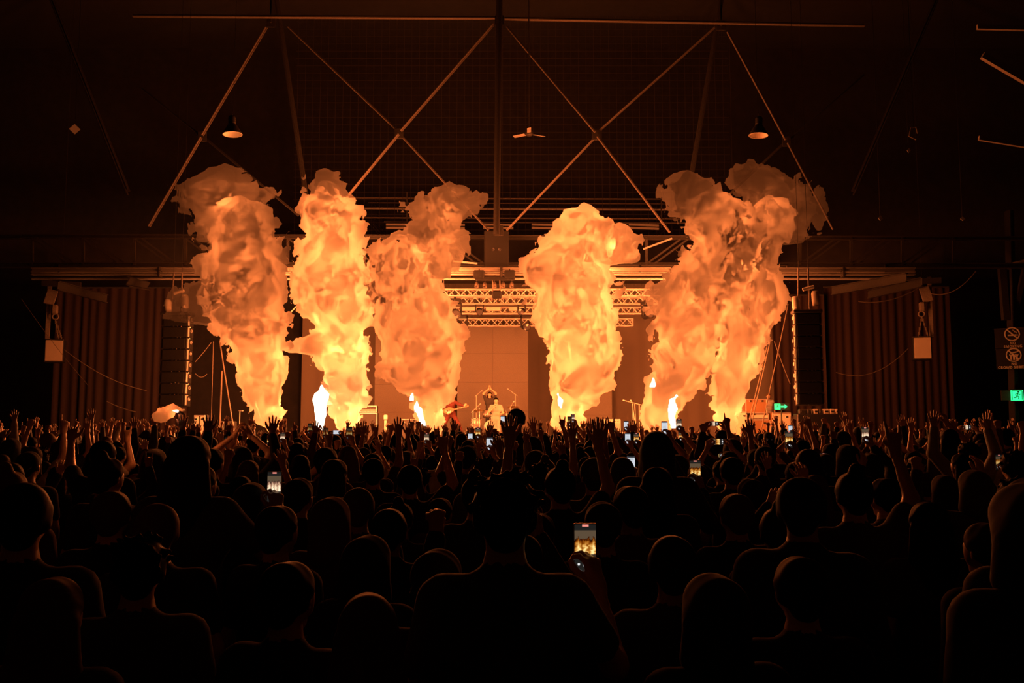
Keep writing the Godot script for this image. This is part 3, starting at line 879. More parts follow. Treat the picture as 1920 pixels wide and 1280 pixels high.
func hung_box(label: String, px: float, py: float, d: float, side: float) -> void:
	# a loudspeaker in a pale grille slung by chains under a bracket
	var o := thing("hanging_speaker", label, "loudspeaker", P(px, py, d), -side * 0.3, "speaker boxes hung at the sides")
	o.scale = Vector3.ONE * 1.13
	put("body", box_mesh(Vector3(0.62, 0.84, 0.6), 0.02), M.black, o, Transform3D(Basis(), Vector3(0, 0, -0.31)))
	put("grille", box_mesh(Vector3(0.56, 0.74, 0.03), 0.01), M.speaker_front, o, Transform3D(Basis(), Vector3(0, 0.0, 0.005)))
	put("top_rail", box_mesh(Vector3(0.62, 0.03, 0.06), 0.005), M.dark_steel, o, Transform3D(Basis(), Vector3(0, 0.4, 0.0)))
	put("bottom_rail", box_mesh(Vector3(0.62, 0.03, 0.06), 0.005), M.dark_steel, o, Transform3D(Basis(), Vector3(0, -0.4, 0.0)))
	for x in [-0.12 * side, 0.24]:
		var link := begin()
		var top := Vector3(0.04 * side, 1.15, -0.2)
		var foot := Vector3(x * 0.9, 0.42, -0.2)
		for k in 9:
			var q := foot.lerp(top, (k + 0.5) / 9.0)
			box(link, q, Vector3(0.05 if k % 2 else 0.02, 0.1, 0.02 if k % 2 else 0.05))
		put("chain", link.commit(), M.steel, o)
	put("ring", lathe_mesh([[0.1, -0.03], [0.13, 0.0], [0.1, 0.03], [0.07, 0.0], [0.1, -0.03]], 14), M.steel, o, Transform3D(Basis(Vector3.RIGHT, PI / 2), Vector3(0.04 * side, 1.24, -0.2)))
	put("hoist_motor", box_mesh(Vector3(0.2, 0.34, 0.22), 0.04), M.steel, o, Transform3D(Basis(), Vector3(0.06 * side, 1.5, -0.2)))
	put("bracket_plate", box_mesh(Vector3(0.36, 0.55, 0.05), 0.02), M.steel, o, Transform3D(Basis(Vector3.BACK, 0.25 * side), Vector3(0.22 * side, 1.95, -0.22)))
	put("bracket_post", box_mesh(Vector3(0.14, 2.2, 0.14), 0.01), M.steel, o, Transform3D(Basis(), Vector3(-0.3 if side < 0 else 0.36, 1.5, -0.4)))
	put("suspension_wire", tube_mesh(Vector3(0.1, 2.5, -0.3), Vector3(0.1, (20.45 - o.position.y) / 1.13, -0.3), 0.008, 5), M.black, o)
	put("cross_beam", box_mesh(Vector3(1.3, 0.2, 0.2), 0.01), M.dark_steel, o, Transform3D(Basis(), Vector3(0.1, 2.45, -0.3)))

func build_sides() -> void:
	line_array("long black line array of loudspeakers hung beside the road cases", 1512, 588, 760, 31.0, 0.86, -0.12, 8, 1.0)
	line_array("line array of loudspeakers hung beside the tall leaning plume, its edge lit", 334, 592, 762, 33.4, 1.0, -0.12, 8, -1.0)
	hung_box("square pale-fronted speaker box slung before the curtain by the hand flare", 101, 657, 36.5, -1.0)
	hung_box("square pale-fronted speaker box slung near the warning signs", 1730, 652, 36.5, 1.0)
	# the column with the signs
	var D := 35.8
	var col := begin()
	bar(col, P(1893, 395, D), P(1906, 890, D), 0.22, 0.22)
	bar(col, P(1889, 395, D), P(1901, 890, D), 0.04, 0.42)
	struct("column_side", col.commit(), M.dark_steel)
	var br := thing("column_bracket", "angled steel bracket at the head of the column with the warning signs", "bracket", Vector3.ZERO)
	put("arm", bar_mesh(P(1888, 500, D), P(1975, 478, D - 1.0), 0.22, 0.18), M.steel, br)
	put("brace", bar_mesh(P(1904, 580, D), P(1925, 490, D - 0.4), 0.18, 0.14), M.dark_steel, br)
	put("post", bar_mesh(P(1878, 500, D), P(1886, 600, D), 0.26, 0.2), M.dark_steel, br)
	sign_board("black warning sign reading NO SMOKING, upper of two on the column", 1902, 634, D - 0.4, ["NO", "SMOKING"], true)
	sign_board("black warning sign reading NO CROWD SURFING, lower of two on the column", 1905, 673, D - 0.4, ["NO", "CROWD SURFING"], false)
	exit_sign("green exit sign with a running figure, on the column under the warning signs", 1907, 741, D - 0.45, 0.46, false)
	exit_sign("small green exit sign with an arrow, beside the foot of the long line array", 1465, 762, 34.5, 0.36, true)
	# cables
	var runs := [["thin cable sagging across the curtain towards the hand flare", P(120, 655, 36.6), P(275, 732, 38.8), 0.25, 0.014], ["slack cable across the lower part of the curtain by the hand flare", P(200, 752, 38.8), P(255, 772, 38.8), 0.05, 0.02], ["thin cable slanting across the front of the hung speaker box", P(40, 560, 35.6), P(165, 722, 35.6), 0.1, 0.012], ["cable sagging over the curtain to the speaker box near the signs", P(1568, 698, 36.2), P(1703, 653, 36.2), 0.5, 0.018], ["bundle of cables looping from the girder's end to the hung speaker's bracket", P(1610, 565, 36.0), P(1722, 540, 36.2), 0.22, 0.03], ["cable looping away from the hung speaker's bracket to the side wall", P(1745, 550, 36.2), P(1830, 508, 35.4), 0.35, 0.025], ["cable hanging in a curve from the lit line array's middle", P(366, 700, 31.2), P(388, 701, 31.5), 0.12, 0.015], ["slack tie line slanting from the lit line array towards the plume", P(366, 678, 31.2), P(396, 642, 32.0), 0.02, 0.015]]
	for r in runs:
		var st := begin()
		cable(st, sagging(r[1], r[2], r[3]), r[4] * 0.7)
		tag(put("cable", st.commit(), M.rope), r[0], "cable", "cables at the sides")
	for r in [["upright pole with a cable beside the tall leaning plume, nearest the plume", 412, 640, 436, 790, 0.04], ["thin upright pole behind the tall leaning plume's foot", 416, 695, 412, 790, 0.05], ["thin rope hanging straight beside the lit line array", 400, 640, 396, 792, 0.02], ["slanting rope behind the plume by the road cases, steepest", 1478, 570, 1440, 745, 0.03], ["slanting rope crossing the other behind the plume by the road cases", 1444, 640, 1418, 752, 0.035], ["thin rope running down to the long line array's foot", 1452, 640, 1482, 720, 0.02], ["second slanting rope just beside the plume by the road cases", 1438, 650, 1412, 756, 0.03]]:
		var st := begin()
		cable(st, sagging(P(r[1], r[2], 33.2), foot_of(P(r[1], r[2], 33.2), P(r[3], r[4], 33.2)), 0.04, 6), r[5] * 0.7)
		tag(put("rope", st.commit(), M.rope), r[0], "rope", "ropes and poles beside the stage")

func foot_of(a: Vector3, b: Vector3) -> Vector3:
	# carried on in the same line down to the stage
	return a + (b - a) * ((a.y - STAGE_Y) / (a.y - b.y)) if b.y < 3.4 else b

func plate_letters(o: Node3D, text: String, at: Vector3, high: float, m: Material) -> void:
	var t := TextMesh.new()
	var f := SystemFont.new()
	f.font_names = PackedStringArray(["Droid Sans"])
	f.font_weight = 700
	t.font = f
	t.text = text
	t.font_size = 64
	t.depth = 0.01
	t.pixel_size = high / 46.0
	t.curve_step = 2.0
	put("lettering", t, m, o, Transform3D(Basis(), at))

func ring_mesh(r: float, w: float) -> ArrayMesh:
	return lathe_mesh([[r - w, 0.0], [r, 0.0], [r, 0.012], [r - w, 0.012], [r - w, 0.0]], 36)

func sign_board(label: String, px: float, py: float, d: float, words: Array, smoke: bool) -> void:
	var o := thing("warning_sign", label, "sign", P(px, py, d), -0.5, "warning signs on the column")
	o.scale = Vector3.ONE * 2.2
	put("board", box_mesh(Vector3(0.62, 0.352, 0.02), 0.004), M.black_matt, o)
	put("frame", box_mesh(Vector3(0.64, 0.012, 0.03), 0.002), M.dark_steel, o, Transform3D(Basis(), Vector3(0, 0.18, 0)))
	var m: Material = M.cream
	var lift := Transform3D(Basis(Vector3.RIGHT, PI / 2), Vector3(-0.03, 0.075, 0.01))
	put("ring", ring_mesh(0.125, 0.022), m, o, lift)
	if smoke:
		put("cigarette", box_mesh(Vector3(0.13, 0.026, 0.008), 0.002), m, o, Transform3D(Basis(), Vector3(-0.035, 0.055, 0.014)))
		put("ember", box_mesh(Vector3(0.018, 0.026, 0.008), 0.002), m, o, Transform3D(Basis(), Vector3(0.045, 0.055, 0.014)))
		var st := begin()
		cable(st, [Vector3(0.04, 0.085, 0.014), Vector3(0.035, 0.11, 0.014), Vector3(0.0, 0.115, 0.014), Vector3(0.0, 0.14, 0.014), Vector3(-0.03, 0.15, 0.014)], 0.006)
		put("fume", st.commit(), m, o)
	else:
		for x in [-0.075, -0.03, 0.015]:
			var fig := begin()
			box(fig, Vector3(x, 0.02, 0.014), Vector3(0.03, 0.07, 0.008))
			tube(fig, Vector3(x, 0.07, 0.01), Vector3(x, 0.07, 0.018), 0.014, 10)
			tube(fig, Vector3(x - 0.01, 0.045, 0.014), Vector3(x - 0.025, 0.085, 0.014), 0.006, 5)
			tube(fig, Vector3(x + 0.01, 0.045, 0.014), Vector3(x + 0.025, 0.085, 0.014), 0.006, 5)
			put("figure", fig.commit(), m, o)
		var up := begin()
		tube(up, Vector3(-0.09, 0.11, 0.014), Vector3(0.01, 0.125, 0.014), 0.014, 6)
		tube(up, Vector3(0.03, 0.14, 0.01), Vector3(0.03, 0.14, 0.018), 0.016, 10)
		put("figure", up.commit(), m, o)
	put("slash", box_mesh(Vector3(0.022, 0.22, 0.01), 0.002), m, o, Transform3D(Basis(Vector3.BACK, 0.78), Vector3(-0.03, 0.075, 0.02)))
	plate_letters(o, words[0], Vector3(-0.03, -0.085, 0.012), 0.045, m)
	plate_letters(o, words[1], Vector3(-0.03, -0.145, 0.012), 0.045, m)

func exit_sign(label: String, px: float, py: float, d: float, size: float, arrow: bool) -> void:
	var green := Color(0.02, 0.75, 0.2)
	var at := P(px, py, d)
	var o := thing("exit_sign", label, "sign", at, -0.15, "green exit signs")
	var wide := size * (1.5 if arrow else 1.0)
	put("housing", box_mesh(Vector3(wide + 0.06 if arrow else wide + 0.02, size * (0.62 if arrow else 1.0) + 0.03, 0.05), 0.006), M.black, o, Transform3D(Basis(), Vector3(0, 0, -0.03)))
	if arrow:
		put("post", bar_mesh(Vector3(0, -0.1, -0.05), Vector3(0, STAGE_Y - at.y, -0.05), 0.04, 0.03), M.dark_steel, o)
	var lit := glow(green, 0.8)
	if arrow:
		put("panel", box_mesh(Vector3(size * 0.62, size * 0.62, 0.012), 0.002), lit, o, Transform3D(Basis(), Vector3(-size * 0.4, 0, 0)))
		var st := begin()
		box(st, Vector3(size * 0.15, 0, 0), Vector3(size * 0.4, size * 0.16, 0.012))
		var p := PrismMesh.new()
		p.size = Vector3(size * 0.5, size * 0.3, 0.012)
		st.append_from(p, 0, Transform3D(Basis(Vector3.BACK, -PI / 2), Vector3(size * 0.48, 0, 0)))
		put("arrow", st.commit(), lit, o)
	else:
		put("panel", box_mesh(Vector3(size, size * 0.86, 0.012), 0.002), lit, o)
		put("side_panel", box_mesh(Vector3(size * 0.7, size * 0.86, 0.05), 0.004), M.dark_steel, o, Transform3D(Basis(), Vector3(-size * 0.9, 0, -0.03)))
	# the running figure and its doorway, in dark relief on the lit panel
	var s := size * (0.6 if arrow else 0.95)
	var c := Vector3(-size * 0.4 if arrow else 0.0, 0, 0.009)
	var man := begin()
	tube(man, c + Vector3(0.1, 0.3, -0.003) * s, c + Vector3(0.1, 0.3, 0.01) * s, 0.075 * s, 12)
	for q in [[0.06, 0.2, -0.02, -0.02, 0.06], [-0.02, -0.02, 0.14, -0.12, 0.045], [0.14, -0.12, 0.1, -0.33, 0.04], [-0.02, -0.02, -0.1, -0.2, 0.045], [-0.1, -0.2, -0.28, -0.22, 0.04], [0.05, 0.18, 0.2, 0.06, 0.035], [0.2, 0.06, 0.28, 0.12, 0.03], [0.04, 0.18, -0.12, 0.14, 0.035], [-0.12, 0.14, -0.16, 0.0, 0.03]]:
		bar(man, c + Vector3(q[0], q[1], 0) * s, c + Vector3(q[2], q[3], 0) * s, q[4] * s * 1.6, 0.006)
	put("figure", man.commit(), M.black, o)
	var door := begin()
	for q in [[-0.42, -0.4, -0.42, 0.4], [-0.42, 0.4, 0.42, 0.4], [0.42, 0.4, 0.42, -0.4]]:
		bar(door, c + Vector3(q[0], q[1], 0) * s, c + Vector3(q[2], q[3], 0) * s, 0.06 * s, 0.005)
	put("doorway", door.commit(), M.black, o)
	var l := OmniLight3D.new()
	l.name = "exit_light"
	l.position = at + Vector3(-0.02, 0, 0.3)
	l.light_color = green.linear_to_srgb()
	l.light_energy = 0.02
	l.light_size = 0.1
	l.omni_range = 60.0
	l.omni_attenuation = 2.0
	l.shadow_enabled = true
	add_child(l, true)

# ================= the band and its gear =================
func stand_on(px: float, d: float, up := 0.0) -> Vector3:
	return Vector3(X(px, d), STAGE_Y + up, -d)

func cabinet(label: String, px: float, d: float, up: float, size: Vector3, front: Material, shell: Material, knobs: int, handle: bool, cones: int) -> void:
	var o := thing("amplifier", label, "amplifier", stand_on(px, d, up))
	put("shell", box_mesh(size, 0.025), shell, o, Transform3D(Basis(), Vector3(0, size.y / 2.0, 0)))
	var lip := 0.1 if knobs else 0.0
	put("grille_cloth", box_mesh(Vector3(size.x - 0.08, size.y - 0.1 - lip, 0.02), 0.008), front, o, Transform3D(Basis(), Vector3(0, size.y / 2.0 - lip / 2.0, size.z / 2.0 + 0.004)))
	for s in [[0, size.y - 0.02, size.x, 0.03], [0, 0.02, size.x, 0.03]]:
		put("edge_trim", box_mesh(Vector3(s[2], s[3], 0.03), 0.006), M.aluminium, o, Transform3D(Basis(), Vector3(s[0], s[1], size.z / 2.0 + 0.01)))
	for x in [-1.0, 1.0]:
		put("edge_trim", box_mesh(Vector3(0.025, size.y - 0.02, 0.03), 0.006), M.aluminium, o, Transform3D(Basis(), Vector3(x * (size.x / 2.0 - 0.01), size.y / 2.0, size.z / 2.0 + 0.01)))
	for k in knobs:
		put("knob", lathe_mesh([[0.0, 0.03], [0.014, 0.03], [0.018, 0.0]], 10), M.black, o, Transform3D(Basis(Vector3.RIGHT, PI / 2), Vector3(-size.x * 0.36 + size.x * 0.72 * k / maxf(knobs - 1, 1), size.y - 0.09, size.z / 2.0 + 0.02)))
	if handle:
		var st := begin()
		cable(st, [Vector3(-0.13, size.y, 0), Vector3(-0.11, size.y + 0.04, 0), Vector3(0.11, size.y + 0.04, 0), Vector3(0.13, size.y, 0)], 0.014)
		put("handle", st.commit(), M.black, o)
	if cones == 1:
		put("badge", box_mesh(Vector3(0.09, 0.12, 0.012), 0.004), M.cream, o, Transform3D(Basis(), Vector3(-size.x * 0.36, size.y - 0.15, size.z / 2.0 + 0.02)))

func road_case(label: String, px: float, d: float, up: float, size: Vector3, face: Material, doors: int) -> void:
	var o := thing("road_case", label, "case", stand_on(px, d, up))
	put("box", box_mesh(size, 0.015), face, o, Transform3D(Basis(), Vector3(0, size.y / 2.0, 0)))
	for x in [-1.0, 1.0]:
		for z in [-1.0, 1.0]:
			put("corner_edge", box_mesh(Vector3(0.035, size.y, 0.035), 0.008), M.aluminium, o, Transform3D(Basis(), Vector3(x * (size.x / 2.0 - 0.01), size.y / 2.0, z * (size.z / 2.0 - 0.01))))
	for y in [0.015, size.y - 0.015]:
		put("rim", box_mesh(Vector3(size.x + 0.01, 0.03, 0.035), 0.006), M.aluminium, o, Transform3D(Basis(), Vector3(0, y, size.z / 2.0)))
	for k in doors:
		put("door", box_mesh(Vector3(size.x / doors - 0.06, size.y - 0.1, 0.02), 0.006), M.cream, o, Transform3D(Basis(), Vector3(-size.x / 2.0 + size.x / doors * (k + 0.5), size.y / 2.0, size.z / 2.0 + 0.006)))
	for x in [-0.28, 0.28]:
		put("latch", box_mesh(Vector3(0.1, 0.06, 0.02), 0.005), M.chrome, o, Transform3D(Basis(), Vector3(x * size.x, size.y * 0.86, size.z / 2.0 + 0.02)))

func mic_stand(label: String, base: Vector3, high: float, boom: Vector3, called := "microphone_stand") -> void:
	var o := thing(called, label, "stand", base)
	for k in 3:
		var a := TAU * k / 3.0 + 0.4
		put("leg", tube_mesh(Vector3(0, 0.16, 0), Vector3(sin(a) * 0.26, 0.01, cos(a) * 0.26), 0.01, 6), M.cream, o)
	put("pole", tube_mesh(Vector3(0, 0.06, 0), Vector3(0, high, 0), 0.014, 8), M.cream, o)
	put("clutch", tube_mesh(Vector3(0, high * 0.55, 0), Vector3(0, high * 0.55 + 0.07, 0), 0.022, 8), M.black, o)
	put("boom", tube_mesh(Vector3(0, high, 0) - boom * 0.3, Vector3(0, high, 0) + boom, 0.011, 6), M.cream, o)
	var tip := Vector3(0, high, 0) + boom
	put("microphone", lathe_mesh([[0.0, -0.12], [0.016, -0.12], [0.02, 0.0], [0.03, 0.02], [0.03, 0.05], [0.0, 0.075]], 12), M.aluminium, o, Transform3D(aim(boom), tip))

func drum(o: Node3D, called: String, at: Vector3, r: float, h: float, turn: Basis) -> void:
	var t := Transform3D(turn, at)
	var sh := put(called, lathe_mesh([[0.0, 0.0], [r, 0.0], [r, h], [0.0, h]], 24), M.drum_shell, o, t)
	put("head", lathe_mesh([[0.0, h + 0.006], [r * 0.96, h + 0.004]], 24), M.drum_skin, sh)
	for y in [0.0, h]:
		put("hoop", lathe_mesh([[r, y - 0.015], [r + 0.014, y - 0.012], [r + 0.014, y + 0.014], [r, y + 0.014]], 24), M.chrome, sh)
	for k in 8:
		var a := TAU * k / 8.0
		put("lug", tube_mesh(Vector3(cos(a) * (r + 0.012), 0.0, sin(a) * (r + 0.012)), Vector3(cos(a) * (r + 0.012), h, sin(a) * (r + 0.012)), 0.006, 5), M.chrome, sh)

func cymbal(label: String, base: Vector3, high: float, r: float, tilt: float) -> void:
	var o := thing("cymbal", label, "cymbal", base, 0.0, "cymbals on stands")
	for k in 3:
		var a := TAU * k / 3.0 + 0.9
		put("leg", tube_mesh(Vector3(0, 0.25, 0), Vector3(sin(a) * 0.28, 0.01, cos(a) * 0.28), 0.011, 6), M.chrome, o)
	put("pole", tube_mesh(Vector3(0, 0.1, 0), Vector3(0, high + 0.05, 0), 0.013, 8), M.chrome, o)
	put("plate", lathe_mesh([[0.012, 0.035], [0.05, 0.028], [0.07, 0.012], [r * 0.6, 0.004], [r, -0.012], [r, -0.015], [r * 0.6, 0.0], [0.07, 0.008], [0.012, 0.03]], 28), M.brass, o, Transform3D(Basis(Vector3.RIGHT, tilt), Vector3(0, high, 0)))

func performer_eyes(o: Node3D) -> void:
	for s in [-1.0, 1.0]:
		put("eye", lathe_mesh([[0.0, -0.011], [0.009, -0.006], [0.011, 0.0], [0.009, 0.006], [0.0, 0.011]], 10), M.white, o, Transform3D(Basis(), Vector3(0.031 * s, 1.651, -0.087)))

func build_band() -> void:
	# drummer, kit and riser
	var riser := 0.34
	var r := thing("drum_riser", "low dark platform carrying the drum kit before the middle panel", "platform", stand_on(927, 37.6))
	put("deck", box_mesh(Vector3(2.9, 0.06, 2.2), 0.01), M.deck, r, Transform3D(Basis(), Vector3(0, riser - 0.03, 0)))
	put("skirt", box_mesh(Vector3(2.86, riser - 0.07, 2.16), 0.01), M.black_matt, r, Transform3D(Basis(), Vector3(0, (riser - 0.07) / 2.0, 0)))
	var k := thing("drum_kit", "drum kit of chrome-hooped drums in front of the drummer with raised hands", "drum kit", stand_on(921, 37.2, riser))
	drum(k, "bass_drum", Vector3(0.0, 0.29, -0.22), 0.28, 0.42, Basis(Vector3.RIGHT, PI / 2))
	drum(k, "tom", Vector3(-0.19, 0.72, 0.02), 0.15, 0.2, Basis(Vector3.RIGHT, -0.35))
	drum(k, "tom", Vector3(0.18, 0.72, 0.02), 0.16, 0.21, Basis(Vector3.RIGHT, -0.35))
	drum(k, "floor_tom", Vector3(-0.62, 0.26, -0.25), 0.2, 0.38, Basis())
	drum(k, "floor_tom", Vector3(0.66, 0.24, -0.2), 0.2, 0.4, Basis())
	for x in [-0.78, -0.46, 0.5, 0.82]:
		put("leg", tube_mesh(Vector3(x, 0.0, -0.12), Vector3(x, 0.5, -0.12), 0.012, 6), M.chrome, k)
	put("tom_post", tube_mesh(Vector3(0, 0.56, -0.05), Vector3(0, 0.82, -0.05), 0.018, 8), M.chrome, k)
	cymbal("wide cymbal on the guitarist's side of the drum kit", stand_on(899, 37.0, riser), 0.98, 0.27, 0.12)
	cymbal("cymbal on the far side of the drum kit, nearest the straight plume", stand_on(962, 37.2, riser), 1.12, 0.24, 0.2)
	cymbal("small low cymbal pair beside the floor tom, towards the singer", stand_on(949, 37.6, riser), 0.9, 0.18, 0.05)
	mic_stand("tall overhead microphone stand on the guitarist's side of the drum kit", stand_on(893, 38.2, riser), 1.62, Vector3(0.2, 0.16, 0.05))
	mic_stand("tall overhead microphone stand on the far side of the drum kit", stand_on(966, 38.2, riser), 1.66, Vector3(-0.28, 0.2, 0.05))
	mic_stand("pale boom microphone stand before the drum kit, near the guitarist's outstretched hand", stand_on(887, 36.0), 1.28, Vector3(0.26, 0.24, 0.0))
	mic_stand("pale straight microphone stand before the kit, beside the singer", stand_on(957, 36.2), 1.42, Vector3(0.12, 0.2, 0.0))
	var dr := person("hands joined overhead", "long", "brown", "shirt", "dark grey", 2, stand_on(918, 38.3, riser), PI, 1.0, "drummer standing behind the kit, both hands joined above the head", "")
	performer_eyes(dr)
	var si := person("microphone at the mouth", "short", "dark", "shirt", "pale", 2, stand_on(930, 35.0), PI + 0.1, 1.0, "singer in a pale T-shirt and pale trousers before the drum kit", "")
	(si.get_node("trousers") as MeshInstance3D).material_override = M.cloths["pale"]
	performer_eyes(si)
	var p := pose_of("microphone at the mouth")
	var m := thing("microphone", "hand microphone held at the singer's mouth", "microphone", si.transform * Vector3(0.045, 1.44, -0.2), PI)
	put("grip", lathe_mesh([[0.0, -0.1], [0.011, -0.1], [0.016, 0.05], [0.0, 0.05]], 12), M.black, m, Transform3D(Basis(Vector3.RIGHT, 0.5), Vector3.ZERO))
	put("ball", lathe_mesh([[0.0, 0.04], [0.018, 0.046], [0.025, 0.065], [0.018, 0.085], [0.0, 0.092]], 14), M.aluminium, m, Transform3D(Basis(Vector3.RIGHT, 0.5), Vector3.ZERO))
	# the guitarist up on a small box, leaning over with the guitar
	var gb := thing("step_box", "small dark step box under the guitarist's feet", "box", stand_on(848, 34.4))
	put("box", box_mesh(Vector3(1.1, 0.22, 0.6), 0.015), M.deck, gb, Transform3D(Basis(), Vector3(0, 0.11, 0)))
	put("tread", box_mesh(Vector3(1.08, 0.01, 0.58), 0.002), M.black_matt, gb, Transform3D(Basis(), Vector3(0, 0.224, 0)))
	var gu := person("playing a guitar", "cap", "dark", "jacket", "maroon", 2, stand_on(848, 34.4, 0.23), PI - 0.15, 0.95, "guitarist in a cap straddling wide, one arm stretched along the guitar neck", "")
	gu.rotation.z = -0.06
	(gu.get_node("trousers") as MeshInstance3D).material_override = M.cloths["maroon"]
	performer_eyes(gu)
	var g := thing("guitar", "electric guitar slung low across the guitarist beside the broad plume", "guitar", gu.transform * Vector3(0.05, 1.08, -0.2))
	g.transform.basis = gu.transform.basis.orthonormalized() * Basis(Vector3.UP, PI) * Basis(Vector3.BACK, 0.16)
	var outline := PackedVector2Array()
	for i in 28:
		var a := TAU * i / 28.0
		var rad := 0.155 + 0.03 * cos(2.0 * a) + 0.016 * cos(4.0 * a + 0.6) + 0.012 * sin(3.0 * a)
		outline.append(Vector2(cos(a) * rad * 1.12, sin(a) * rad * 0.95))
	put("body", slab(outline, 0.045), M.wood, g)
	put("pickguard", box_mesh(Vector3(0.16, 0.09, 0.006), 0.002), M.white, g, Transform3D(Basis(Vector3.BACK, 0.1), Vector3(0.02, -0.05, 0.026)))
	put("neck", box_mesh(Vector3(0.5, 0.05, 0.022), 0.006), M.wood, g, Transform3D(Basis(), Vector3(0.4, 0, 0.016)))
	put("headstock", box_mesh(Vector3(0.16, 0.08, 0.016), 0.01), M.wood, g, Transform3D(Basis(Vector3.BACK, 0.06), Vector3(0.72, 0.01, 0.012)))
	for x in [-0.02, 0.06]:
		put("pickup", box_mesh(Vector3(0.025, 0.075, 0.012), 0.003), M.black, g, Transform3D(Basis(), Vector3(x, 0, 0.028)))
	put("bridge", box_mesh(Vector3(0.02, 0.08, 0.014), 0.003), M.chrome, g, Transform3D(Basis(), Vector3(-0.1, 0, 0.028)))
	var strings := begin()
	for y in 6:
		tube(strings, Vector3(-0.1, -0.022 + y * 0.009, 0.036), Vector3(0.66, -0.018 + y * 0.007, 0.032), 0.0012, 4)
	put("strings", strings.commit(), M.chrome, g)
	var strap := begin()
	cable(strap, [Vector3(-0.16, 0.02, 0.0), Vector3(-0.1, 0.26, 0.03), Vector3(0.05, 0.42, 0.0), Vector3(0.16, 0.3, -0.08)], 0.014)
	put("strap", strap.commit(), M.black, g)
	# amplifiers
	cabinet("tall bass loudspeaker cabinet standing between the upright and the broad plume", 692, 36.0, 0.0, Vector3(0.7, 1.2, 0.42), M.grille, M.tolex, 0, false, 1)
	cabinet("bass amplifier head on top of the tall bass cabinet", 692, 36.0, 1.21, Vector3(0.66, 0.27, 0.38), M.pale_cloth, M.tolex, 8, true, 0)
	cabinet("square pale guitar amplifier standing behind the straight plume's foot", 1146, 36.0, 0.45, Vector3(0.7, 0.5, 0.3), M.pale_cloth, M.cream, 6, true, 0)
	road_case("low case carrying the pale guitar amplifier", 1148, 36.0, 0.0, Vector3(0.9, 0.44, 0.5), M.tolex, 0)
	cabinet("guitar amplifier half hidden by the poles beside the leaning plume", 428, 35.5, 0.0, Vector3(0.56, 0.86, 0.4), M.grille, M.tolex, 0, false, 0)
	road_case("keyboard case standing low beside the broad plume's foot", 768, 36.0, 0.0, Vector3(0.66, 0.95, 0.4), M.tolex, 0)
	var ls := thing("floor_light", "slim pale floor light on a stem beside the tall bass cabinet", "stage light", stand_on(723, 35.6))
	put("stem", box_mesh(Vector3(0.1, 0.9, 0.1), 0.01), M.cream, ls, Transform3D(Basis(), Vector3(0, 0.45, 0)))
	put("head", box_mesh(Vector3(0.15, 0.2, 0.14), 0.03), M.white, ls, Transform3D(Basis(), Vector3(0, 1.02, 0)))
	# the tall boom stand with its hanging cable
	mic_stand("tall boom microphone stand between the straight and the largest plume", stand_on(1199, 34.5), 1.5, Vector3(-0.56, 0.14, 0.0))
	mic_stand("short straight microphone stand beside the tall boom stand", stand_on(1187, 34.8), 1.52, Vector3(-0.06, 0.1, 0.0))
	var loop := begin()
	cable(loop, sagging(P(1186, 757, 34.4), P(1190, 790, 34.4), 0.02, 6), 0.012)
	cable(loop, sagging(P(1190, 757, 34.4), P(1192, 794, 34.4), -0.02, 6), 0.012)
	tag(put("cable", loop.commit(), M.cream), "pale cable hanging in a loop from the tall boom stand", "cable")
	mic_stand("pale T-topped stand beside the leaning plume's foot", stand_on(449, 35.0), 1.26, Vector3(0.07, 0.0, 0.0), "cymbal_stand")
	# the side desk by the long line array
	road_case("bottom case of the stack beside the last plume", 1417, 36.2, 0.0, Vector3(1.0, 0.92, 0.6), M.wood, 0)
	road_case("slotted middle case of the stack beside the last plume", 1421, 36.2, 0.93, Vector3(0.72, 0.24, 0.56), M.tolex, 1)
	road_case("large pale top case of the stack beside the last plume", 1416, 36.2, 1.18, Vector3(0.84, 0.56, 0.5), M.wood, 0)
	road_case("machine case at the plume's side of the stack", 1387, 35.8, 0.0, Vector3(0.42, 1.25, 0.5), M.tolex, 1)
	road_case("tall case with two pale doors under the green arrow sign", 1462, 36.0, 0.0, Vector3(0.72, 1.2, 0.6), M.wood, 2)
	road_case("cabinet with pale doors beside the poles at the curtain's edge", 378, 35.5, 0.0, Vector3(0.42, 1.1, 0.5), M.tolex, 2)
	var cr := person("arms down", "short", "fair", "shirt", "pale", 2, stand_on(1442, 37.6, 0.25), PI, 1.0, "stage hand in a pale shirt standing behind the stacked cases", "")
	performer_eyes(cr)
	var sb := thing("step_box", "small dark step box under the stage hand behind the cases", "box", stand_on(1442, 37.6))
	put("box", box_mesh(Vector3(0.7, 0.23, 0.6), 0.015), M.deck, sb, Transform3D(Basis(), Vector3(0, 0.115, 0)))
	put("tread", box_mesh(Vector3(0.68, 0.01, 0.58), 0.002), M.black_matt, sb, Transform3D(Basis(), Vector3(0, 0.235, 0)))
	# the lit desk strip under the long line array: an open rack of gear facing the stage
	var ds := thing("gear_shelf", "long dark shelf of gear with lit edges under the line array", "shelf", Vector3(X(1530, 33.5), 0, -33.5))
	put("table", box_mesh(Vector3(1.7, 2.42, 0.5), 0.02), M.black, ds, Transform3D(Basis(), Vector3(0.1, 1.21, 0)))
	var x := -0.66
	for w in [0.26, 0.1, 0.05, 0.16, 0.12, 0.2, 0.16, 0.08]:
		put("unit", box_mesh(Vector3(w, 0.17, 0.2), 0.015), M.cream if int(x * 100) % 2 else M.dark_steel, ds, Transform3D(Basis(), Vector3(x + w / 2.0, 2.51, 0.1)))
		put("unit_face", box_mesh(Vector3(w * 0.6, 0.07, 0.02), 0.005), M.black, ds, Transform3D(Basis(), Vector3(x + w / 2.0, 2.51, 0.205)))
		x += w + 0.04

